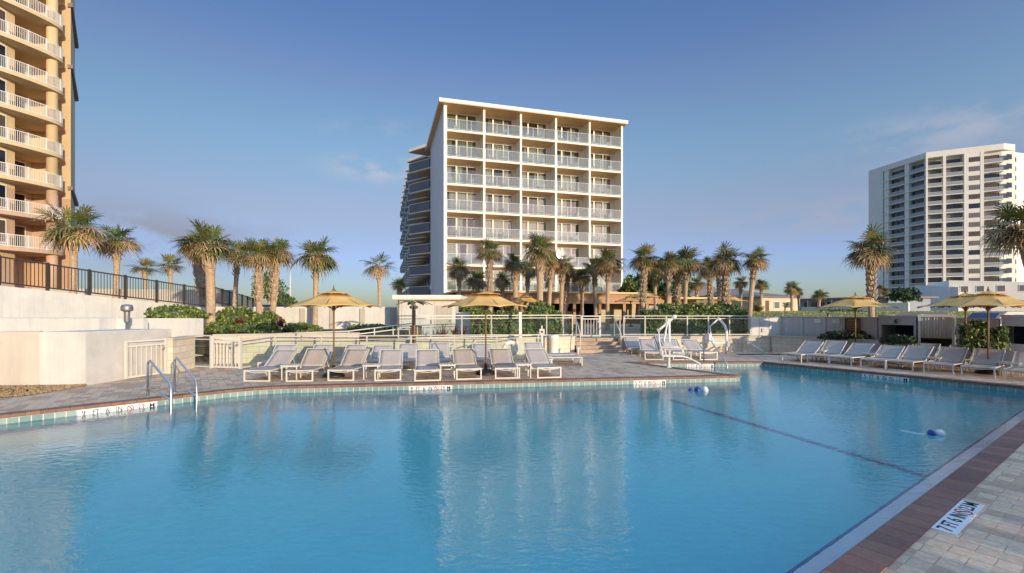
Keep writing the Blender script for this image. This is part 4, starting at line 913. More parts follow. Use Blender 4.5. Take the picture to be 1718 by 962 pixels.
def crown_meshes(seed, ng=24, nt_=17, lean=None, sparse=False, droop=1.0):
    rr=random.Random(seed); g=MB(); t=MB()
    clumps=None
    if sparse: clumps=[rr.uniform(0,6.28) for _ in range(3)]
    for i in range(ng):
        v=i/(ng-1); az=i*2.399+rr.uniform(-.5,.5); el=RAD(72-84*v+rr.uniform(-14,14))
        if lean is not None: az=az*.55+lean*.45 if rr.random()<.6 else az
        if sparse and v>.35: az=clumps[i%3]+rr.uniform(-.4,.4)
        blade_leaf(g,az,el,rr.uniform(.22,.56)*(1.15 if v<.3 else 1),rr.uniform(.40,.62),droop*(.8+1.4*v)*rr.uniform(.6,1.5),0 if rr.random()<.60 else 1,rr,16)
    for i in range(nt_):
        v=i/max(1,nt_-1); az=i*2.399+1.1+rr.uniform(-.6,.6); el=RAD(18-60*v+rr.uniform(-14,14))
        if sparse: az=clumps[i%3]+rr.uniform(-.5,.5)
        elif lean is not None and rr.random()<.4: az=lean+rr.uniform(-.9,.9)
        blade_leaf(t,az,el,rr.uniform(.22,.56),rr.uniform(.36,.60),droop*rr.uniform(1.2,2.8),0 if rr.random()<.60 else (2 if rr.random()<.65 else 1),rr,14)
    def me(mb,name,mats):
        o=mb.build(name,mats); d=o.data; bpy.data.objects.remove(o); return d
    return me(g,'crown',[M['leaf_green'],M['leaf_mid']]), me(t,'dead_frond_skirt',[M['leaf_tan'],M['leaf_mid'],M['leaf_brown']])
CR=[crown_meshes(11,40,34),crown_meshes(23,30,44),crown_meshes(37,34,36,lean=2.8),crown_meshes(41,32,42,lean=.3),crown_meshes(59,44,30)]
CR_SP=crown_meshes(71,14,12,sparse=True); CR_DK=crown_meshes(83,34,10,droop=.8); CR_FAN=crown_meshes(97,20,6,droop=.6)
pc=[0]
def palm(pxt,pxc,pyc,wpx,Y,tw,zb,label,group,var=None,kind='sabal',boots=.4,name='palm_tree'):
    rr=random.Random(int(pxt*7+pyc)); c=at(pxc,pyc,Y); X=(pxt-CX)/F*Y
    t=thing(name,label,'palm tree',(X,Y,zb),0,group)
    H=c.z-zb; dx=c.x-X; r=max(.05,tw/2*Y/F*.86); k=(wpx/2*Y/F)/.98
    g=MB(); n=14; pts=[];rs=[]
    for i in range(n+1):
        v=i/n; pts.append((dx*v**1.4,.06*math.sin(v*3),H*v-.05)); 
        rs.append(r*(1.18-.30*min(1,v*5)+ (.10 if v>1-boots else 0)+rr.uniform(-.03,.03)+(.12*math.sin((v-1+boots)/boots*3.1) if v>1-boots else 0)))
    g.tube(pts,rs,10)
    z=H*(1-boots); k2=0
    while z<H-.02:
        v=z/H; a=k2*2.399; rad=r*1.02; cx_=dx*v**1.4
        for q in (0,math.pi):
            b_=a+q; o=Vector((cx_+math.cos(b_)*rad,math.sin(b_)*rad,z)); out=Vector((math.cos(b_),math.sin(b_),0)); sd=Vector((-out.y,out.x,0))
            L_=max(.10,r*1.3); e_=o+out*r*.42+Vector((0,0,L_))+sd*rr.uniform(-.5,.5)*r
            w0,w1=r*.42,r*.22
            g.add([o-sd*w0-out*.03,o+sd*w0-out*.03,o+out*.03,e_-sd*w1,e_+sd*w1,e_+out*.03],[(0,1,4,3),(1,2,5,4),(2,0,3,5),(3,4,5)],1)
        z+=max(.05,r*.42); k2+=1
    g.build('trunk',[M['trunk'],M['boot']],t)
    if kind=='sabal': v_=CR[pc[0]%5 if var is None else var]; pc[0]+=1
    else: v_={'sparse':CR_SP,'dark':CR_DK,'fan':CR_FAN}[kind]
    rz=rr.uniform(-.5,.5) if (var in (2,3) or kind=='sparse') else rr.uniform(-3.1,3.1)
    for me,nm in zip(v_,('crown','dead_frond_skirt')):
        o=bpy.data.objects.new(nm,me); C.objects.link(o); o.parent=t; o.location=(dx,0,H-.02*k); o.scale=(k,k,k*rr.uniform(.72,.92)); o.rotation_euler.x=rr.uniform(-.14,.14); o.rotation_euler.y=rr.uniform(-.14,.14); o.rotation_euler.z=rz+(0 if nm=='crown' else 1.0)
    return t
pl='palms on the left'; ph_='palms in front of the hotel'; pr='palms right of the hotel'; pf='far palms'
PALMS=[
(122,122,384,96,26,13,2.0,'bushy palm nearest the tan tower, rising behind the dark railing',pl,2),
(193,196,404,78,30,11,2.0,'palm with a wide brown crown, second from the tan tower',pl,1),
(243,243,450,48,58,8,2.0,'small far fan palm, left one of the low pair over the railing',pl,'fan'),
(285,286,446,50,56,7,2.0,'small far fan palm, right one of the low pair over the railing',pl,'fan'),
(340,330,415,62,25,15,1.0,'dark booted palm half hidden behind the tall palm at the left',pl,0),
(353,350,410,94,20.8,18,.85,'tallest stout palm of the left group, its smooth trunk rising from the shrubs',pl,4),
(391,399,424,62,27,9,.8,'slim palm between the stout palm and the next pair',pl,3),
(434,433,428,66,21.8,12.5,.85,'palm with crisscross boots on its upper trunk, left of the red leafed plant',pl,0),
(456,464,424,68,22.6,12,.85,'palm with a smooth trunk touching its booted neighbour at left',pl,4),
(528,530,430,78,23.4,11,.8,'single palm beside the left umbrella with two drooping side tufts',pl,3),
(637,635,446,66,40,7.5,.6,'thin palm with ragged sparse tufts against the sky, left of the hotel',pl,'sparse'),
(671,670,478,36,44,9,.6,'dark bushy palm at the foot of the hotel side wall',ph_,'dark'),
(771,770,452,50,36,7,.6,'short brown palm at the left end of the hotel front',ph_,1),
(803,800,470,50,37,7,.6,'low brown palm between two taller ones at the hotel front',ph_,3),
(822,822,422,56,31,10.5,.6,'tall palm with booted trunk rising behind the central umbrella',ph_,0),
(842,843,470,40,38,7,.6,'low shaggy palm just right of the umbrella palm',ph_,1),
(866,863,442,48,31.5,11,.6,'dark crowned palm with a crisscross trunk right of the central umbrella',ph_,4),
(884,886,452,42,35,8,.6,'shaggy palm tucked behind the tallest palm of the hotel front',ph_,3),
(906,906,420,66,28.5,14,.6,'tallest stout palm before the hotel front, with a full green top',ph_,0),
(920,926,438,50,30,9,.6,'brown crowned palm leaning out right behind the tallest hotel palm',ph_,1),
(922,922,478,24,40,6,.6,'little dark palm under the crowns of the hotel front',ph_,'dark'),
(941,944,444,50,31,9,.6,'dark trunked palm of the close pair right of the tallest hotel palm',ph_,2),
(948,952,456,40,32,8,.6,'booted palm of the close pair right of the tallest hotel palm',ph_,4),
(977,976,466,40,31,7.5,.6,'short tufted palm midway along the hotel front',ph_,0),
(1000,997,448,46,32,8,.6,'slim palm left of the smooth trunk at the hotel corner',ph_,1),
(1019,1021,440,58,29,8.5,.6,'smooth trunked palm at the right corner of the hotel',ph_,4),
(1078,1081,434,58,27.5,10,.6,'first palm right of the hotel, its trunk thick below the boots',pr,0),
(1101,1098,452,52,34,8,.6,'palm half hidden between the first two tall palms right of the hotel',pr,3),
(1121,1123,440,48,27,10,.6,'bright green topped palm, second tall one right of the hotel',pr,4),
(1138,1136,446,50,31,9,.6,'palm with a booted trunk behind the bright green topped one',pr,1),
(1149,1153,438,60,28.5,8.5,.6,'reddish crowned palm in the middle of the right group',pr,3),
(1170,1169,476,32,46,6,.6,'short far palm between the middle palms of the right group',pr,0),
(1193,1190,450,48,31,8,.6,'brown crowned palm just left of the dark booted one',pr,1),
(1210,1204,446,44,33,7,.6,'smooth trunk palm closely behind the dark booted one',pr,4),
(1217,1218,438,64,27.5,11.5,.6,'stout dark booted palm with a wide crown right of the middle group',pr,2),
(1257,1267,436,54,26.5,10,.6,'rightmost tall palm of the group, its crown blown to the right',pr,2),
(1243,1243,474,28,52,6,.6,'small far palm left of the rightmost tall palm',pf,0),
(1277,1278,478,28,50,5,1.0,'small far palm right of the rightmost tall palm, before the beige house',pf,4),
(1329,1329,484,30,55,6,1.4,'small far palm on the lawn, taller of the touching two',pf,0),
(1341,1339,490,18,60,4,1.4,'small far palm leaning against its taller neighbour on the lawn',pf,3),
(1375,1375,495,27,58,5,1.4,'small far palm before the long blue grey motel',pf,4),
(1478,1477,484,16,80,3,1.0,'tiny far palm left of its twin below the white tower',pf,0),
(1484,1486,489,17,76,3.5,1.0,'tiny far palm right of its twin below the white tower',pf,3),
(1464,1460,420,86,20.0,12,.6,'big palm right of the lone umbrella with a windblown crown and booted trunk',pr,2),
(1752,1712,384,104,21,15,.3,'palm cut by the right picture edge above the cabanas',pr,0),
(1318,1318,513,15,52,4,1.5,'little round headed palm by the beige house',pf,'fan'),
]
for (pxt,pxc,pyc,wpx,Y,tw,zb,l,g_,v) in PALMS:
    if isinstance(v,str): palm(pxt,pxc,pyc,wpx,Y,tw,zb,l,g_,kind=v,boots=.25)
    else: palm(pxt,pxc,pyc,wpx,Y,tw,zb,l,g_,var=v,boots=(.62 if 'boot' in l else .3))
# ------------------------------------------------------------------ hedges, shrubs, trees
def leafmass(name,label,cat,sampler,n_,size,mats,core=None,seed=1,group=None,part='foliage',seg=None):
    rr=random.Random(seed); t=thing(name,label,cat,seg or (0,0,0),0,group); o0=Vector(seg or (0,0,0)); g=MB()
    for i in range(n_):
        p,nr=sampler(rr); p=Vector(p)-o0; nr=Vector(nr)
        d=Vector((rr.gauss(0,1),rr.gauss(0,1),rr.gauss(0,1)))+nr*1.1; d.normalize(); a=d.orthogonal().normalized(); q=rr.uniform(0,6.28); a=(Matrix.Rotation(q,3,d)@a); b_=d.cross(a)
        s=size*rr.uniform(.6,1.35); L_=a*s; w_=b_*s*.48
        mi=rr.randrange(len(mats)) if rr.random()<.5 else 0
        g.add([p-L_,p-w_+d*s*.12,p+L_,p+w_+d*s*.12],[(0,1,2,3)],mi)
    g.build(part,mats,t)
    if core:
        c=MB(); core(c,o0); c.build('branches',M['shrub_dark'],t)
    return t
def boxs(x0,x1,y0,y1,z0,z1,rough=.12):
    def f(rr):
        u,v,w_=rr.random(),rr.random(),rr.random()
        bump=rough*(math.sin(u*(x1-x0)*4.1)+math.sin(u*(x1-x0)*9.3+1)+math.sin(w_*7+u*11))*.5
        if rr.random()<.62: return (x0+(x1-x0)*u, y0+abs(rr.gauss(0,.10))-bump, z0+(z1-z0)*w_),(0,-1,.3)
        return (x0+(x1-x0)*u, y0+(y1-y0)*v, z1+bump*.9-abs(rr.gauss(0,.07))),(0,-.2,1)
    return f
def ball(c,rx,ry,rz,rough=.22):
    def f(rr):
        a=rr.uniform(0,6.283); z=rr.uniform(-.35,1); s=math.sqrt(max(0,1-z*z)); k=1+rough*(math.sin(a*3+z*5)+math.sin(a*7-z*9))*.5-abs(rr.gauss(0,.13))
        return (c[0]+rx*s*math.cos(a)*k,c[1]+ry*s*math.sin(a)*k,c[2]+rz*z*k),(s*math.cos(a),s*math.sin(a),z)
    return f
HM=[M['hedge'],M['hedge_young'],M['shrub_dark']]
leafmass('hedge','leafy green hedge left of the gate behind the glass fence','hedge',boxs(-1.95,2.35,21.95,23.2,.6,1.78),7500,.085,HM,lambda c,o:c.box(-1.9-o.x,2.3-o.x,22.15-o.y,23.1-o.y,0,1.05),3,seg=(0,22.5,.6))
leafmass('hedge','long leafy green hedge right of the gate behind the glass fence','hedge',boxs(6.3,11.15,22.0,23.2,.6,1.78),8500,.085,HM,lambda c,o:c.box(6.4-o.x,11.1-o.x,22.2-o.y,23.1-o.y,0,1.05),4,seg=(8.7,22.5,.6))
leafmass('hedge','taller rear hedge rising above the long hedge among palm trunks','hedge',boxs(8.2,12.2,25,26.6,.6,2.12),4500,.09,HM,lambda c,o:c.box(8.3-o.x,12.1-o.x,25.2-o.y,26.4-o.y,0,1.4),5,seg=(10,25.8,.6))
def shrub(label,px,py,Y,rx,rz,n_,size,mats,seed,name='shrub'):
    c=at(px,py,Y); leafmass(name,label,'shrub',ball((c.x,c.y,c.z),rx,rx*.7,rz),n_,size,mats,lambda k,o:k.lathe([(rx*.3,-rz*.3),(rx*.68,0),(rx*.6,rz*.45),(0,rz*.72)],10,c=(c.x-o.x,c.y-o.y,c.z-o.z)),seed,seg=(c.x,c.y,c.z-rz*.4))
SM=[M['hedge'],M['shrub_dark'],M['hedge_young']]
shrub('rounded green shrub topping the white stucco block at left',297,530,17.9,1.05,.38,1800,.075,SM,11)
shrub('large green shrub between the stout palm and the booted palm',400,540,21.6,1.05,.62,2600,.085,SM,12)
shrub('green shrub under the paired palms right of the red leafed plant',446,543,22.0,.75,.55,1800,.08,SM,13)
shrub('low green shrub at the foot of the stout palm',372,553,19.6,.75,.30,1300,.065,SM,14)
shrub('low green shrub along the planter wall below the paired palms',425,553,19.2,1.0,.26,1500,.065,SM,15)
shrub('low green shrub right of the red ti plant by the planter end',502,553,20.6,.7,.28,1200,.065,SM,16)
shrub('small low shrub left of the left umbrella pole',526,553,20.9,.4,.18,600,.055,SM,17)
shrub('low green shrub by the climbing handrail under the white panel wall',622,551,21.5,1.1,.18,1300,.06,SM,18)
shrub('green bush behind the central umbrella, at the left end of the hedge',792,528,24.5,.7,.7,1500,.085,SM,19)
shrub('bushy shrub with red flowers beside the tallest hotel palm',905,522,24.0,.7,.45,1500,.08,SM,20)
c=at(1650,590,14.9)
def stalks(rr):
    k=rr.randrange(13); q=random.Random(k*5+1); bx=q.uniform(-.62,.62); by=q.uniform(-.25,.25); h=q.uniform(.55,1.0); z=h*rr.random()**.7; r=.13*(1-.5*z)
    return (c.x+bx+q.uniform(-.15,.15)*z+rr.gauss(0,r),c.y+by+rr.gauss(0,r*.8),c.z+z),(0,0,.6)
leafmass('shrub','upright leafy shrub with pale tips between two cabanas','shrub',stalks,2000,.07,[M['shrub_dark'],M['hedge'],M['hedge_young']],None,21,seg=(c.x,c.y,c.z))
shrub('dark low shrub in the block planter on the right',1402,566,19.0,.55,.22,900,.07,[M['shrub_dark']],22)
shrub('dark low shrub at the foot of the tall palm on the right',1440,566,18.9,.6,.25,900,.07,[M['shrub_dark']],23)
shrub('dark shrub in front of the first cabana',1508,572,17.2,.55,.20,900,.075,[M['shrub_dark']],24)
shrub('grassy shrub behind the glass left of the bin',926,552,22.0,.3,.5,700,.08,SM,25)
def spikes(label,P,n_,ln,m,seed,name='spiky_plant',w_=.035,up=.5):
    rr=random.Random(seed); t=thing(name,label,'plant',P); g=MB()
    for i in range(n_):
        a=rr.uniform(0,6.283); el=rr.uniform(up*.5,1.35); d=Vector((math.cos(a)*math.cos(el),math.sin(a)*math.cos(el),math.sin(el))); s=Vector((-math.sin(a),math.cos(a),0)); l=ln*rr.uniform(.7,1.1)
        p0=Vector((0,0,.0)); p1=d*l*.55; p2=d*l+Vector((0,0,-.22*l*math.cos(el)))
        g.add([p0-s*w_*.4,p0+s*w_*.4,p1+s*w_,p1-s*w_,p2],[(0,1,2,3),(3,2,4)])
    g.build('leaves',M[m],t); return t
spikes('dark red ti plant among the green shrubs, left of the booted palm',at(401,550,19.8),26,.62,'ti',1,'ti_plant',.05)
spikes('dark red ti plant at the foot of the paired palms',at(468,552,20.4),26,.62,'ti',2,'ti_plant',.05)
for px,l in ((742,'reddish spiky plant behind the glass, leftmost of the three by the hut'),(762,'reddish spiky plant behind the glass, middle of the three by the hut'),(777,'reddish spiky plant behind the glass, rightmost of the three by the hut')):
    spikes(l,at(px,566,21.4),16,.72,'ti',px,'ti_plant',.03,1.2)
spikes('dark agave in the block planter left of the tall palm',at(1419,570,18.4),30,.5,'leaf_dark',5,'agave',.04)
spikes('bushy yucca on the rise before the beige house',at(1272,524,34),60,1.0,'leaf_mid',6,'yucca',.05)
spikes('bushy yucca right behind the rightmost tall palm',at(1240,524,36),40,.8,'leaf_mid',8,'yucca',.05)
spikes('tall grassy plant behind the glass beside the bin',at(918,564,21.8),40,.85,'hedge',7,'grass_plant',.025,1.2)
spikes('leafy plant with reddish tips left of the barred gate at the stair head',at(958,562,23.5),40,.9,'leaf_mid',9,'grass_plant',.04,.9)
def tree(label,px,py,Y,rx,rz,n_,size,mats,seed):
    c=at(px,py,Y); t=leafmass('tree',label,'tree',ball((c.x,c.y,c.z),rx,rx*.8,rz,.34),n_,size,mats,None,seed,part='crown',seg=(c.x,c.y,.6))
    g=MB(); h=c.z-.6
    g.tube([(0,0,0),(.1,0,h*.5),(0,0,h)],[.22,.16,.08],8)
    for k in range(5):
        a=k*1.3; g.tube([(0,0,h*.7),(rx*.5*math.cos(a),rx*.5*math.sin(a),h+rz*.3)],[.09,.03],6)
    g.build('trunk',M['trunk'],t)
tree('round green tree behind the first palms right of the hotel',1068,488,45,1.5,1.3,2600,.16,SM,31)
tree('dark green tree behind the touching palms right of the hotel',1118,482,44,2.1,2.2,3600,.16,[M['shrub_dark'],M['hedge']],32)
tree('dark spreading tree at the foot of the white tower',1518,500,70,1.9,1.3,1800,.22,[M['shrub_dark']],33)
tree('low round tree peeking over the panel wall left of the left umbrella',475,508,40,.9,.7,900,.13,[M['shrub_dark'],M['hedge']],34)
tree('small green tree behind the paired palms at left',450,490,48,1.5,2.0,1300,.17,[M['hedge'],M['leaf_mid']],35)
shrub('low dark bushes on the lawn before the motel',1413,526,40,1.7,.35,1200,.10,SM,36)
shrub('green bush on the lawn beside the small walker',1384,528,38,.7,.35,700,.09,SM,37)
# lawn rise beyond the right wall
mb=MB(); nx,ny=30,24; vs=[]
for j in range(ny+1):
    for i in range(nx+1):
        x=11.5+(60-11.5)*i/nx; y=22.5+(75-22.5)*j/ny; u=min(1,max(0,(y-24)/13)); u=u*u*(3-2*u); ex=min(1,max(0,(x-11.5)/4))*min(1,(60-x)/3+.0)
        vs.append((x,y,.58+1.12*u*ex+.04*math.sin(x*1.3)*math.sin(y*.9)*u))
mb.add(vs,[(j*(nx+1)+i,j*(nx+1)+i+1,(j+1)*(nx+1)+i+1,(j+1)*(nx+1)+i) for j in range(ny) for i in range(nx)]); struct(mb.build('lawn',M['grass'],None,True))
LV=vs; mb=MB(); gr_=random.Random(12)
for i in range(16000):
    x=gr_.uniform(13,50); y=24+36*gr_.random()**1.3; u=min(1,max(0,(y-24)/13)); u=u*u*(3-2*u); ex=min(1,max(0,(x-11.5)/4))*min(1,(60-x)/3)
    z=.58+1.12*u*ex+.04*math.sin(x*1.3)*math.sin(y*.9)*u; a=gr_.uniform(0,6.28); w_=gr_.uniform(.03,.07); h=gr_.uniform(.03,.08)
    mb.add([(x-math.cos(a)*w_,y-math.sin(a)*w_,z-.02),(x+math.cos(a)*w_,y+math.sin(a)*w_,z-.02),(x+gr_.uniform(-.06,.06),y+gr_.uniform(-.06,.06),z+h)],[(0,1,2)])
tag(mb.build('grass',M['grassblade']),'sunlit grass on the rise beyond the grey wall','grass',kind='stuff')
mb=MB(); a,b_=at(1330,521,40),at(1352,531,30); mb.beam((a.x,a.y,1.62),(b_.x,b_.y,1.25),1.2,.1); struct(mb.build('garden_path',M['annex']))

# ------------------------------------------------------------------ hotel
HRZ=math.atan2(.2705,.963)
hot=thing('hotel','seven storey white hotel with wood ceilinged balconies at the centre of the picture','hotel',(-6.76,47.5,0),HRZ)
FL=2.757; Z0=3.85; BW=4.0; ZT=Z0+7*FL
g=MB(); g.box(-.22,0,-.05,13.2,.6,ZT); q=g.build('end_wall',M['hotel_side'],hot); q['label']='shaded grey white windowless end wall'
for i in range(6): g=MB(); x=i*BW; g.box(max(.002,x-.10) if i else .002,x+.10,-.06,1.72,Z0-.25 if i else .6,ZT); g.build('dividing_wall',M['hotel_white'],hot)
g=MB(); g.box(20.1,20.3,1.75,13.2,.6,ZT); g.build('end_wall',M['hotel_white'],hot)
g=MB(); g.box(.01,20.1,4.2,13.2,.6,ZT-.01); g.build('room_wall',M['cream_in'],hot)
for k in range(7):
    z=Z0+k*FL
    sb=MB(); sb.box(.005,20.1,-.03,4.2,z-.20,z); so_=sb.build('floor_slab',M['hotel_white'],hot)
    sb=MB(); sb.box(.005,20.1,.0,1.73,z-.225,z-.202); sb.build('wood_soffit',M['soffit'],so_)
g=MB(); g.box(-.75,20.45,-.62,15,ZT-.25,ZT+.09); rf=g.build('roof',M['hotel_white'],hot)
g=MB(); g.box(-.70,20.4,-.57,14.9,ZT-.31,ZT-.252); g.build('wood_soffit',M['soffit'],rf)
hr=random.Random(5); bays=['first','second','third','fourth','fifth']; flo=['lowest','second lowest','third lowest','middle','third highest','second highest','top']
chair0=None
for k in range(7):
    for i in range(5):
        x0=i*BW+.10; x1=x0+BW-.20; z=Z0+k*FL; y=1.75; zt_=z+FL-.40
        f=MB(); xs=[x0,x0+1.18,x0+2.36,x0+3.35]
        for j,x in enumerate(xs): w_=.16 if j==1 else .07; f.box(x,x+w_,y-.05,y+.05,z+.06,zt_-.06)
        f.box(x0,x0+3.42,y-.055,y+.055,z,z+.06); f.box(x0,x0+3.42,y-.055,y+.055,zt_-.06,zt_); f.box(x0,x1,y-.03,y+.06,zt_,z+FL-.226)
        f.box(x0+3.42,x1,y-.03,y+.06,z,zt_)
        wn=f.build('window',M['hotel_white'],hot)
        p=MB(); p.box(x0+.07,x0+3.35,y+.005,y+.015,z+.06,zt_-.06); p.build('pane',M['pane'],wn)
        c=MB()
        spans=[(0,1.2),(1.2,2.4),(2.4,3.4)]
        for (a,b_) in spans:
            q=hr.random()
            if q<.12: continue
            lo,hi=(a,b_) if q<.62 else ((a,a+(b_-a)*hr.uniform(.35,.7)) if q<.82 else (b_-(b_-a)*hr.uniform(.3,.7),b_))
            nseg=max(4,int((hi-lo)/.06)); vv=[]
            for s in range(nseg+1):
                xx=x0+lo+(hi-lo)*s/nseg; yy=y+.16+.03*math.sin(s*2.1)
                vv+=[(xx,yy,z+.02),(xx,yy,zt_+.05)]
            c.add(vv,[(2*s,2*s+2,2*s+3,2*s+1) for s in range(nseg)])
        if c.v: c.build('curtain',M['curtA'] if (k>=5 and hr.random()<.75) else M['curtB'],wn)
        r_=MB(); h=1.07
        r_.beam((x0,.0,z+h),(x1,.0,z+h),.038,.036); r_.beam((x0,.0,z+.10),(x1,.0,z+.10),.03,.03)
        for j in range(4):
            xx=x0+.03+(x1-x0-.06)*j/3; r_.box(xx-.018,xx+.018,-.022,.022,z+.002,z+h-.022)
        rl=r_.build('balcony_railing',M['rail_grey'],hot)
        gl=MB()
        for j in range(3):
            a=x0+.06+(x1-x0-.06)*j/3; b_=x0+(x1-x0-.06)*(j+1)/3; gl.box(a,b_,-.006,.006,z+.12,z+h-.06)
        gl.build('glass_panel',M['glass_hotel'],rl)
        if k>=1 :
            for xx,tilt in ((x0+hr.uniform(.5,1.4),.4),(x0+hr.uniform(2.2,3.2),-.5)):
                lx=Vector((xx,hr.uniform(.55,1.0),z)); wl=Matrix.Translation((-6.76,47.5,0))@Matrix.Rotation(HRZ,4,'Z')@lx
                side='left' if tilt>0 else 'right'
                lb=f'{side} hand balcony chair on the {flo[k]} hotel floor, {bays[i]} bay from the left'
                if chair0 is None:
                    chair0=thing('balcony_chair',lb,'chair',wl,HRZ+tilt,'chairs on the hotel balconies'); cb=MB(); cb.box(-.25,.25,-.25,.25,.38,.43); cb.build('seat',M['fence_panel'],chair0)
                    cb=MB(); cb.hexa([(-.25,.22,.43),(.25,.22,.43),(.25,.26,.43),(-.25,.26,.43),(-.25,.34,.92),(.25,.34,.92),(.25,.38,.92),(-.25,.38,.92)]); cb.build('backrest',M['fence_panel'],chair0)
                    for a in (-.22,.22):
                        for b_ in (-.22,.22): cb=MB(); cb.box(a-.02,a+.02,b_-.02,b_+.02,0,.38); cb.build('leg',M['fence_panel'],chair0)
                elif hr.random()<.75: dup(chair0,wl,HRZ+tilt+hr.uniform(-.3,.3),lb)
# stepped side wing with angled balconies
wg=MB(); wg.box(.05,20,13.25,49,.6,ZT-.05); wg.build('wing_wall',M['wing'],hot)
for u in range(8):
    s0=13.2+4.4*u; tri=[(-.28,s0),(-2.75,s0+3.3),(-2.75,s0+3.7),(.045,s0+4.3),(.045,s0)]
    rf_=MB(); rf_.prism(tri,ZT+.02,ZT+.40); rr_=rf_.build('wing_roof',M['hotel_white'],hot)
    rf_=MB(); rf_.prism([(-.2,s0+.1),(-2.65,s0+3.35),(-2.65,s0+3.65),(.04,s0+4.2),(.04,s0+.1)],ZT-.03,ZT+.018); rf_.build('wood_soffit',M['soffit'],rr_)
    for k in range(7):
        z=Z0+k*FL; bm=MB(); bm.prism(tri,z-.14,z); 
        bl=bm.build('wing_balcony',M['hotel_white'],hot)
        bm=MB(); bm.prism([(-.2,s0+.1),(-2.65,s0+3.35),(-2.65,s0+3.65),(.04,s0+4.2),(.04,s0+.1)],z-.17,z-.142); bm.build('wood_soffit',M['soffit'],bl)
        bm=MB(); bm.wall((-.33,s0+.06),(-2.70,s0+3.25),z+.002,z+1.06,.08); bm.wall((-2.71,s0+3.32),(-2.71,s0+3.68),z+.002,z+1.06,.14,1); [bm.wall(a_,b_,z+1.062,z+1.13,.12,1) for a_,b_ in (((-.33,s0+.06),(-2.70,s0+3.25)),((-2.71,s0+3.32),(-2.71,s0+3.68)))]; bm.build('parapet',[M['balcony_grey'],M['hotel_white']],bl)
    if u<6:
        g=MB(); g.box(-.02,.045,s0+.9,s0+2.9,.7,ZT-.2); q=g.build('glazing',M['glass_blue'],hot)
# restaurant at the hotel's foot
rs=thing('restaurant','low restaurant pavilion with a gold edged flat roof and cedar fascia at the hotel foot','restaurant',(-6.76,47.5,0),HRZ)
def rbox(nm,m,*b,par=None): g=MB(); g.box(*b); return g.build(nm,M[m],par or rs)
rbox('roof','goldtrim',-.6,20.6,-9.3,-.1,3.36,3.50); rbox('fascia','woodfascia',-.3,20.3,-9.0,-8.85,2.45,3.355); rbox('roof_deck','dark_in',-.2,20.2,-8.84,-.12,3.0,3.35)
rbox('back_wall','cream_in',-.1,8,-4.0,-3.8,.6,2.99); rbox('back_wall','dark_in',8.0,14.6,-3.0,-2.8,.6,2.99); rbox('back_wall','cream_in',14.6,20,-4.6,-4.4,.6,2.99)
for i,x in enumerate((.2,2.8,5.4,7.9,10.4,12.9,15.4,17.8,20.0)):
    rbox('post','woodfascia',x-.14,x+.14,-8.8,-8.52,.6,2.999)
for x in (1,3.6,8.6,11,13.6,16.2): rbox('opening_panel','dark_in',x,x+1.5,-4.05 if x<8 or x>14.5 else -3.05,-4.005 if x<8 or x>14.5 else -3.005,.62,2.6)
g=MB(); g.box(20.8,27.5,-9.0,-2,2.95,3.12); q=g.build('side_roof',M['goldtrim'],rs)
for x in (21.2,24.2,27.2): rbox('post','woodfascia',x-.12,x+.12,-8.8,-8.56,.6,2.948)
rbox('side_wall','cream_in',21,27.4,-4,-3.8,.6,2.94)
for x,a,l in ((9.4,.2,'round dining table under the restaurant roof, left of the dark opening'),(12.2,.8,'round dining table under the restaurant roof, before the dark opening'),(16.6,.4,'round dining table under the right part of the restaurant roof')):
    wl=Matrix.Translation((-6.76,47.5,0))@Matrix.Rotation(HRZ,4,'Z')@Vector((x,-9.9,.6)); t=thing('dining_table',l,'table',wl); g=MB(); g.lathe([(.5,.72),(.5,.76)],16); g.build('table_top',M['cream_in'],t); g=MB(); g.lathe([(.28,0),(.05,.04),(.04,.72)],12); g.build('pedestal',M['iron'],t)
# white hut
ht=thing('pool_hut','small white flat roofed hut left of the central umbrella','hut',(-3.85,23,0))
def hb(nm,m,*b,par=None): g=MB(); g.box(*b); return g.build(nm,M[m],par or ht)
hb('wall','stucco',-1.72,1.05,0,3.2,.3,2.36); r_=hb('roof','white',-1.98,1.35,-.35,3.5,2.42,2.62); hb('wood_soffit','soffit',-1.93,1.3,-.3,3.4,2.365,2.418,par=r_)
d_=hb('door','stucco_cream',.1,.9,-.025,-.002,.62,2.1); hb('handle','steel',.78,.82,-.07,-.03,1.3,1.4,par=d_)
for x in (-1.62,-.7,.0): hb('wall_joint','stucco_cream',x,x+.025,-.012,-.002,.6,2.3)
g=MB(); g.box(-2.78,-2.0,23.3,23.42,.6,1.78); o=g.build('screen_fence',M['stucco']); tag(o,'short white screen fence joined to the right side of the hut','fence')
# ------------------------------------------------------------------ tan tower at the left
tw=thing('tan_tower','tall tan apartment tower with curved white railed balconies at the left edge','building',(-41,43,0))
O=Vector((-41,43,0))
def T(x,y): return (x-O.x,y-O.y)
edge=[(-45.2,33.2),(-43.4,34.9),(-42.2,36.5),(-41.3,38.1),(-40.75,39.6),(-40.45,40.9),(-40.5,41.8),(-40.85,42.4),(-41.4,42.75)]
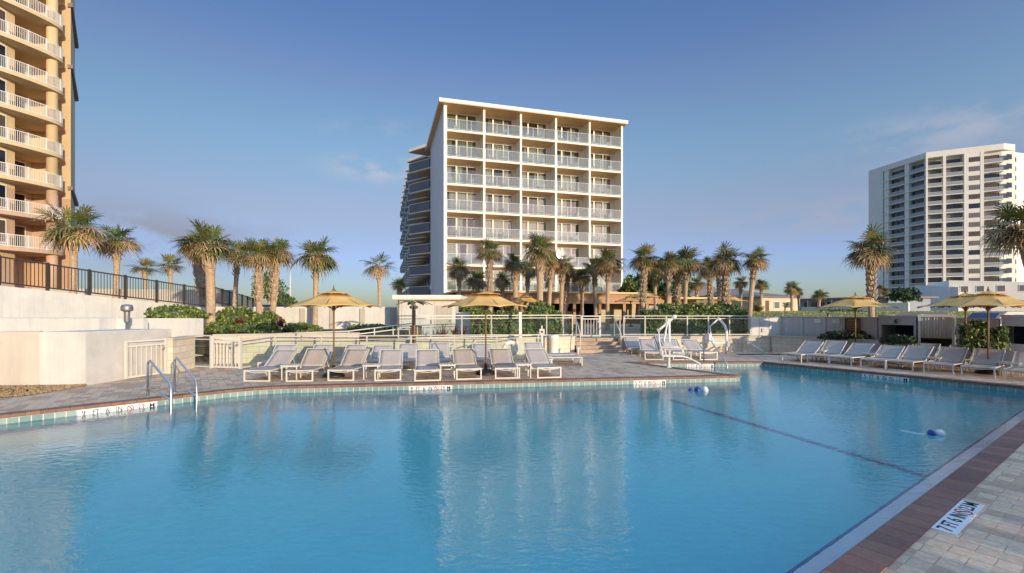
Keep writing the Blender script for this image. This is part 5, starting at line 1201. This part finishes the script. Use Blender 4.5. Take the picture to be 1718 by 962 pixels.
# smooth the edge
def smooth(p,it=2):
    for _ in range(it):
        o=[p[0]]
        for i in range(len(p)-1):
            a,b_=Vector(p[i]),Vector(p[i+1]); o+= [tuple(a.lerp(b_,.25)),tuple(a.lerp(b_,.75))]
        p=o+[p[-1]]
    return p
ed=smooth(edge)
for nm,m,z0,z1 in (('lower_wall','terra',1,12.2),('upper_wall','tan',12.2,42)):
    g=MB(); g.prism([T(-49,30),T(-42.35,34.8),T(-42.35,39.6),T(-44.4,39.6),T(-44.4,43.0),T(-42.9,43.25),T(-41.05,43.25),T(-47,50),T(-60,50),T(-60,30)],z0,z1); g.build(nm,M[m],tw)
    g=MB(); g.lathe([(.40,z0),(.40,z1)],20,c=(-41.1-O.x,41.55-O.y,0)); g.build('column',M[m],tw,True)
for k in range(12):
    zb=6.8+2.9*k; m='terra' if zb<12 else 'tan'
    poly=[T(*p) for p in ed]+[T(-42.6,43.2),T(-46,43.2),T(-46,33)]
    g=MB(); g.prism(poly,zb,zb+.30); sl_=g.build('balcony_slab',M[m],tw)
    g=MB(); zz=zb+.30
    pts=[Vector((*T(*p),0)) for p in ed]
    # walk along the edge
    seg=[];L=0
    for i in range(len(pts)-1): seg.append((L,pts[i],pts[i+1])); L+=(pts[i+1]-pts[i]).length
    def along(s):
        for (l0,a,b_) in reversed(seg):
            if s>=l0: return a.lerp(b_,min(1,(s-l0)/max(1e-6,(b_-a).length)))
    inn=Vector((-.10,.02,0))
    nst=int(L/.115)
    for i in range(nst+1):
        p=along(L*i/nst)+inn
        big=i%11==0; w_=.035 if big else .012; g.box(p.x-w_,p.x+w_,p.y-w_,p.y+w_,zz,zz+(1.08 if big else 1.0))
    for dz,w_ in ((1.02,.05),(.08,.03)):
        for i in range(nst): g.beam(along(L*i/nst)+inn+Vector((0,0,zz+dz)),along(L*(i+1)/nst)+inn+Vector((0,0,zz+dz)),w_,.045)
    g.build('balcony_railing',M['white'],sl_)
    for (x,y0,y1,h0,h1) in ((-42.35,35.4,36.9,.35,2.35),(-42.35,37.4,38.9,.35,2.35),(-44.4,40.0,42.4,.3,2.4)):
        f=MB(); f.box(x+.002-O.x,x+.07-O.x,y0-O.y,y1-O.y,zz+h0,zz+h1); wf=f.build('window',M['white'],tw)
        f=MB(); 
        for a,b_ in ((y0+.12,(y0+y1)/2-.05),((y0+y1)/2+.05,y1-.12)): f.box(x+.072-O.x,x+.08-O.x,a-O.y,b_-O.y,zz+h0+.12,zz+h1-.12)
        f.build('pane',M['glass_blue'] if k%3 else M['glass_brown'],wf)
    f=MB(); f.box(-42.6-O.x,-42.15-O.x,43.2-O.y,43.248-O.y,zz+.9,zz+2.1); wf=f.build('window',M['white'],tw); f=MB(); f.box(-42.53-O.x,-42.22-O.x,43.185-O.y,43.198-O.y,zz+.98,zz+2.02); f.build('pane',M['glass_blue'],wf)
for z,l in ((13.0,.5),(24.3,1.1),(30.0,1.5)):
    g=MB(); g.prism([T(-41.2,43.1),T(-40.75,43.15),T(-46.6,50),T(-47.2,50)],z,z+.35); g.build('cornice',M['roofgrey'],tw)
# ------------------------------------------------------------------ white tower at the right
rt=thing('white_tower','tall white apartment tower with rows of dark windows at the right','building',(130,146,0))
def TV(x,y): return Vector((x-130,y-146,0))
Cn=TV(130,146); E1=TV(146,138); E2=TV(150.2,138.8); Lf=TV(127.6,160); Lb=TV(126.8,165.3)
zt_=51.3; fh=2.82; nf=17
t1=(E1-Cn).normalized(); n1=Vector((t1.y,-t1.x,0)); t2=(Lf-Cn).normalized(); n2_=Vector((-t2.y,t2.x,0))
def face(P,t,a,b_,z0,z1,n_,d0,d1):
    """box on a facade: a..b along it, d0..d1 out of it"""
    q=[P+t*a+n_*d0,P+t*b_+n_*d0,P+t*b_+n_*d1,P+t*a+n_*d1]
    return [(v.x,v.y,z0) for v in q]+[(v.x,v.y,z1) for v in q]
g=MB(); poly=[(v.x,v.y) for v in (Cn+n1*-1.6+n2_*-1.6, E1-n1*1.5, E2, E2+Vector((0,20,0)), Lb+Vector((12,0,0)), Lb, Lf, Lf-n2_*1.6)]
g.prism(poly,.6,zt_-1.8); g.build('core_wall',M['tower_white'],rt)
g=MB(); g.prism([(v.x,v.y) for v in (Cn,E1,E2,E2+Vector((0,20,0)),Lb+Vector((12,0,0)),Lb)],zt_-1.75,zt_); g.build('roof_parapet',M['tower_white'],rt)
LR=(E1-Cn).length; LL=(Lf-Cn).length
rrn=random.Random(3)
gm=[M['glass_blue'],M['glass_brown'],M['glass_grey'],M['glass_blue']]
for k in range(nf):
    z=.9+fh*k
    g=MB(); g.hexa(face(Cn,t1,0,LR,z-.15,z+.08,n1,-1.55,.0)); g.build('balcony_slab',M['tower_white'],rt)
    g=MB(); g.hexa(face(Cn,t2,0.02,LL,z-.15,z+.08,n2_,-1.55,.0)); g.build('side_balcony_slab',M['tower_white'],rt)
    for a,b_ in ((.7,3.9),(5.0,8.6)):
        g=MB(); g.hexa(face(Cn,t1,a,b_,z+.1,z+2.5,n1,-1.5,-1.35)); g.build('window',gm[rrn.randrange(3)],rt)
    g=MB(); g.hexa(face(Cn,t1,10.1,12.6,z+.75,z+2.2,n1,-.02,.05)); g.build('window',gm[1+rrn.randrange(2)] if rrn.random()<.8 else gm[0],rt)
    g=MB(); g.hexa(face(Cn,t1,13.9,17.4,z+.1,z+2.45,n1,-1.5,-1.35)); g.build('window',gm[rrn.randrange(3)],rt)
    for a,b_ in ((1.0,5.2),(7.2,9.6),(10.0,12.0),(14.2,16.6)):
        g=MB(); g.hexa(face(Cn,t2,a,b_,z+.1,z+2.5,n2_,-1.5,-1.35)); g.build('side_window',gm[0] if rrn.random()<.7 else gm[2],rt)
    g=MB(); g.hexa(face(E1,(E2-E1).normalized(),1.0,3.0,z+.7,z+2.2,Vector(((E2-E1).normalized().y,-(E2-E1).normalized().x,0)),0.0,.05)); g.build('end_window',gm[0],rt)
    for a,b_ in ((.5,5.4),(7.0,12.2),(14.0,16.6)):
        g=MB(); g.hexa(face(Cn,t2,a,b_,z+1.0,z+1.06,n2_,-.10,-.05)); q=g.build('side_balcony_rail',M['white'],rt); g=MB(); g.hexa(face(Cn,t2,a,b_,z+.12,z+.99,n2_,-.08,-.06)); g.build('glass_panel',M['glass_tower'],q)
    # thin rail lines
    g=MB()
    for a,b_ in ((0.3,4.4),(4.9,9.0),(13.6,17.8)):
        g=MB(); g.hexa(face(Cn,t1,a,b_,z+1.0,z+1.06,n1,-.10,-.05)); q=g.build('balcony_rail',M['white'],rt); g=MB(); g.hexa(face(Cn,t1,a,b_,z+.12,z+.99,n1,-.08,-.06)); g.build('glass_panel',M['glass_tower'],q)
for a,b_ in ((-.02,.45),(4.1,4.8),(9.0,10.0),(12.7,13.5)):
    g=MB(); g.hexa(face(Cn,t1,a,b_,.6,zt_-1.76,n1,-1.58,.03)); g.build('pier',M['tower_white'],rt)
for k in range(1): 
    g=MB(); g.hexa(face(Cn,t1,10.02,12.68,.6,zt_-1.77,n1,-1.58,-.03)); g.build('pier',M['tower_white'],rt)
for a,b_ in ((5.5,6.9),(12.3,13.9),(16.7,LL)):
    g=MB(); g.hexa(face(Cn,t2,a,b_,.6,zt_-1.76,n2_,-1.58,-.2)); g.build('side_pier',M['tower_white'],rt)
g=MB(); g.prism([(20.6,-5.5),(28,-3.5),(26,14),(20.6,12)],.6,zt_-1.6); ew=g.build('rear_wall',M['tower_white'],rt)
q0,q1=Vector((20.6,-5.5,0)),Vector((28,-3.5,0)); dq=(q1-q0).normalized(); nq=Vector((dq.y,-dq.x,0))
for k in range(nf):
    g=MB(); g.hexa(face(q0,dq,.8,2.6,.9+fh*k+.7,.9+fh*k+2.2,nq,-.02,.05)); g.build('end_window',gm[rrn.randrange(3)],rt)
# white annex in front of it
an=thing('white_annex','low white building with a slanting roof line in front of the white tower','building',at(1535,520,92)*1)
an.location=(0,0,0)
A_,B_,C_=at(1535,520,100),at(1608,520,88),at(1735,520,84)
g=MB(); g.hexa([(A_.x,A_.y,.5),(B_.x,B_.y,.5),(B_.x+14,B_.y+14,.5),(A_.x+14,A_.y+14,.5),(A_.x,A_.y,7.2),(B_.x,B_.y,6.2),(B_.x+14,B_.y+14,6.2),(A_.x+14,A_.y+14,7.2)]); g.build('side_wall',M['annex'],an)
Bq=at(1592,520,90); g=MB(); g.hexa([(Bq.x,Bq.y,.5),(C_.x,C_.y,.5),(C_.x+10,C_.y+16,.5),(Bq.x+10,Bq.y+16,.5),(Bq.x,Bq.y,7.6),(C_.x,C_.y,6.9),(C_.x+10,C_.y+16,6.9),(Bq.x+10,Bq.y+16,7.6)]); g.build('front_wall',M['tower_white'],an)
pass
dd=(C_-Bq).normalized(); nn=Vector((dd.y,-dd.x,0))
for s in (1.6,3.8,6.6,9.5,12.2):
    q=[Bq+dd*s,Bq+dd*(s+1.2)]; f=MB(); 
    f.hexa([(v.x,v.y,zz) for zz in (5.2,6.5) for v in (q[0]+nn*.06,q[1]+nn*.06,q[1]-nn*.02,q[0]-nn*.02)]); w_=f.build('window',M['white'],an)
    f=MB(); f.hexa([(v.x,v.y,zz) for zz in (5.32,6.38) for v in (q[0]+dd*.1+nn*.075,q[1]-dd*.1+nn*.075,q[1]-dd*.1+nn*.062,q[0]+dd*.1+nn*.062)]); f.build('pane',M['glass_grey'],w_)
# houses and motel beyond the lawn
def house(label,px0,px1,Y,zw,zr,roofm,wallm,wins,depth=8,skew=0):
    a=at(px0,520,Y); b_=at(px1,520,Y+skew); t=thing('house',label,'house',(a.x,a.y,0),math.atan2(b_.y-a.y,b_.x-a.x)); l=(b_-a).xy.length
    g=MB(); g.box(0,l,0,depth,.5,zw); g.build('wall',M[wallm],t)
    g=MB(); o_=.5; g.add([(-o_,-o_,zw),(l+o_,-o_,zw),(l+o_,depth+o_,zw),(-o_,depth+o_,zw),(depth*.35,depth/2,zr),(max(depth*.4,l-depth*.35),depth/2,zr),(-o_,-o_,zw+.15),(l+o_,-o_,zw+.15),(l+o_,depth+o_,zw+.15),(-o_,depth+o_,zw+.15)],[(3,2,1,0),(0,1,7,6),(1,2,8,7),(2,3,9,8),(3,0,6,9),(6,7,5,4),(7,8,5),(8,9,4,5),(9,6,4)]); g.build('roof',M[roofm],t)
    for (u,w_,z0,z1,kind) in wins:
        f=MB(); f.box(l*u,l*u+w_,-.06,-.002,z0,z1); q=f.build('door' if kind=='d' else 'window',M['signwood'] if kind=='d' else M['white'],t)
        if kind!='d': f=MB(); f.box(l*u+.1,l*u+w_-.1,-.075,-.062,z0+.1,z1-.1); f.build('pane',M['glass_grey'],q)
    return t
house('beige house with a brown door on the lawn, left of the motel',1276,1342,70,3.75,4.7,'roofgrey','house',[(.12,.7,1.7,3.3,'d'),(.32,1.3,2.0,3.2,'w'),(.62,1.5,2.1,3.2,'w')],9,3)
house('long low pale house behind the right palm group',1218,1290,78,4.2,5.6,'roofgrey','annex',[(.1,1.2,2.2,3.4,'w'),(.35,1.2,2.2,3.4,'w'),(.7,1.2,2.2,3.4,'w')],9)
house('gable roofed house behind the palms left of the pale house',1160,1218,84,4.4,7.4,'roofgrey','house',[(.2,1.0,2.4,3.6,'w'),(.6,1.0,2.4,3.6,'w')],8)
a=at(1342,520,92); b_=at(1490,520,74)
mt=thing('motel','long low blue grey motel running behind the lawn toward the white tower','motel',(a.x,a.y,0),math.atan2(b_.y-a.y,b_.x-a.x)); l=(b_-a).xy.length
g=MB(); g.box(0,l,0,8,.5,3.75); g.build('wall',M['motel'],mt); g=MB(); g.box(-.5,l+.5,-1.2,9,3.76,4.05); g.build('roof',M['roofgrey'],mt)
for i in range(9):
    x=l*(.05+.1*i); f=MB(); f.box(x,x+1.6,-.05,-.002,2.3,3.5); q=f.build('window',M['white'],mt); f=MB(); f.box(x+.08,x+1.52,-.065,-.052,2.38,3.42); f.build('pane',M['glass_blue'],q)
for i in range(7): x=l*(.02+.15*i); f=MB(); f.box(x,x+.15,-1.1,-.95,.6,3.755); f.build('post',M['white'],mt)
g=MB(); a=at(1345,520,60); b_=at(1440,520,52); g.wall((a.x,a.y),(b_.x,b_.y),.6,2.25,.2); tag(g.build('garden_wall',M['annex']),'long low white wall on the lawn before the motel','wall')
g=MB(); a=at(1440,520,50); b_=at(1525,520,46); g.wall((a.x,a.y),(b_.x,b_.y),.5,2.6,.2); tag(g.build('garden_wall',M['tower_white']),'sunlit white wall left of the brown wooden fence','wall')
g=MB(); a=at(1508,520,33); b_=at(1592,520,31); g.wall((a.x,a.y),(b_.x,b_.y),.3,1.74,.1); o=g.build('wooden_fence',M['house']); tag(o,'weathered brown wooden fence behind the first two cabanas','fence')
# ------------------------------------------------------------------ cars, lamp post, walker
def car(label,P,rz,L_,W_,H_,m,van=False):
    t=thing('parked_car',label,'car',P,rz); g=MB(); zs=.35; hb_=H_*.56
    prof=[(0,zs),(0,hb_*.85),(.04*L_,hb_),(.20*L_,hb_+.04),(.34*L_,H_*.96),(.42*L_,H_),(.86*L_ if van else .70*L_,H_),(.97*L_ if van else .84*L_,H_*.93 if van else hb_+.06),(L_,hb_*.95),(L_,zs)]
    def side(w0,y): return [(x,y*(w0 if z<hb_+.05 else w0*.86),z) for x,z in prof]
    a=side(1,-W_/2); b_=side(1,W_/2); n_=len(prof); g.add(a+b_,[tuple(range(n_)),tuple(range(2*n_-1,n_-1,-1))]+[(i,i+n_,(i+1)%n_+n_,(i+1)%n_) for i in range(n_)]); g.build('body',M[m],t)
    for s in (-1,1):
        y=s*W_/2*.90
        for (x0,x1) in ((.33,.50),(.52,.66),(.68,.84)) if van else ((.33,.50),(.52,.70)):
            g=MB(); yb,yt=s*W_/2*.935,s*W_/2*.872; xx0=x0*L_+.06; g.add([(x0*L_,yb+s*.012,hb_+.09),(x1*L_,yb+s*.012,hb_+.09),(x1*L_,yt+s*.012,H_-.14),(xx0+.1,yt+s*.012,H_-.14),(x0*L_,yb-s*.06,hb_+.09),(x1*L_,yb-s*.06,hb_+.09),(x1*L_,yt-s*.06,H_-.14),(xx0+.1,yt-s*.06,H_-.14)],[(0,1,2,3),(7,6,5,4),(0,4,5,1),(1,5,6,2),(2,6,7,3),(3,7,4,0)]); g.build('side_window',M['darkglass'],t)
        for x in (.18,.80):
            g=MB(); k=20; r=.34
            for (rr_,ya,yb2,mm) in ((r,.0,.22,0),(r*.6,-.006,.2,1)):
                vs=[(x*L_+rr_*math.cos(6.283*j/k),s*(W_/2-yy),.34+rr_*math.sin(6.283*j/k)) for yy in (ya,yb2) for j in range(k)]
                g.add(vs,[(j,(j+1)%k,(j+1)%k+k,j+k) for j in range(k)]+[tuple(range(k)),tuple(range(2*k-1,k-1,-1))],mm)
            g.build('wheel',[M['rubber'],M['steel']],t)
    g=MB(); g.add([(.21*L_,-W_*.40,hb_+.07),(.21*L_,W_*.40,hb_+.07),(.335*L_,W_*.37,H_*.93),(.335*L_,-W_*.37,H_*.93),(.225*L_,-W_*.40,hb_+.03),(.225*L_,W_*.40,hb_+.03),(.35*L_,W_*.37,H_*.90),(.35*L_,-W_*.37,H_*.90)],[(3,2,1,0),(4,5,6,7),(0,1,5,4),(1,2,6,5),(2,3,7,6),(3,0,4,7)]); g.build('windscreen',M['darkglass'],t)
    for s in (-1,1): g=MB(); g.box(-.012,.05,s*W_*.36-.16,s*W_*.36+.16,hb_*.68,hb_*.82); g.build('headlight',M['plastic_white'],t)
    return t
p=at(1600,520,24); car('blue van parked behind the grey wall, under the overlapping umbrellas',(p.x,p.y,.05),RAD(-6),2.75*1.6,1.8,1.75,'carblue',True)
p=at(398,520,30); car('dark blue car whose roof shows over the white panel wall between the palms',(p.x,p.y,.62),RAD(4),4.4,1.8,1.60,'carnavy')
p=at(487,445,58); t=thing('light_pole','thin pale light pole between the left palms against the sky','light pole',(p.x,p.y,.6)); g=MB(); g.lathe([(.10,0),(.06,p.z-.6)],8); g.build('pole',M['frame'],t); g=MB(); g.box(-.5,.1,-.08,.08,p.z-.62,p.z-.52); g.build('lamp_head',M['frame'],t)
def person(label,P,rz,h):
    me=bpy.data.meshes.new('person'); s=h/1.7
    V=[(0,0,.95),(0,0,1.15),(0,0,1.38),(0,0,1.50),(0,.01,1.60),(0,0,1.70),(-.19,0,1.40),(-.24,.03,1.14),(-.22,-.08,.92),(.19,0,1.40),(.24,-.02,1.14),(.23,-.10,.92),(-.09,0,.90),(-.10,-.06,.48),(-.10,.05,.06),(-.10,-.12,.03),(.09,0,.90),(.10,.10,.48),(.10,.14,.06),(.10,-.02,.03)]
    Ed=[(0,1),(1,2),(2,3),(3,4),(4,5),(2,6),(6,7),(7,8),(2,9),(9,10),(10,11),(0,12),(12,13),(13,14),(14,15),(0,16),(16,17),(17,18),(18,19)]
    rad=[.14,.13,.15,.06,.10,.08,.06,.045,.035,.06,.045,.035,.09,.065,.045,.04,.09,.065,.045,.04]
    me.from_pydata([tuple(c*s for c in v) for v in V],Ed,[]); o=bpy.data.objects.new('person',me); C.objects.link(o)
    md=o.modifiers.new('skin','SKIN'); o.modifiers.new('sub','SUBSURF').levels=1
    for i,r in enumerate(rad): me.skin_vertices[0].data[i].radius=(r*s,r*s*.8)
    me.skin_vertices[0].data[0].use_root=True
    bpy.context.view_layer.update(); m2=bpy.data.meshes.new_from_object(o.evaluated_get(bpy.context.evaluated_depsgraph_get())); o.modifiers.clear(); o.data=m2
    for m_ in ('skin','red','jeans','hair'): m2.materials.append(M[m_])
    for p_ in m2.polygons:
        z=p_.center.z/s; x=abs(p_.center.x)/s
        p_.material_index=2 if z<.95 else (3 if z>1.62 or (z>1.55 and p_.center.y>.02) else (0 if z>1.47 or (x>.2 and z<1.15) else 1)); p_.use_smooth=True
    o.location=P; o.rotation_euler.z=rz; tag(o,label,'person'); return o
p=at(1390,520,24.5); person('person in a red shirt with dark hair, walking beyond the grey wall',(p.x,p.y,.05),.6,1.68)
# unseen slatted screen added near the viewer to cast striped shade on the pavers
sf=thing('added_shade_screen','weathered slatted screen standing on the deck to the viewer\'s right','screen',(0,0,0))
g=MB(); rr=random.Random(9); a=Vector((5.2,.2,0)); b_=Vector((12.5,4.8,0)); d=(b_-a).normalized(); L=(b_-a).length; s=0
while s<L:
    w_=rr.uniform(.25,.9); p,q=a+d*s,a+d*min(L,s+w_); g.wall(p,q,.03,.62,.03); s+=w_+rr.choice((.14,.28,.5,.8))
g.build('slat_panel',M['fence_panel'],sf); g=MB()
for z in (.2,.5): g.beam(a+Vector((.03,-.05,z)),b_+Vector((.03,-.05,z)),.05,.08)
g.build('cross_rail',M['pole'],sf)
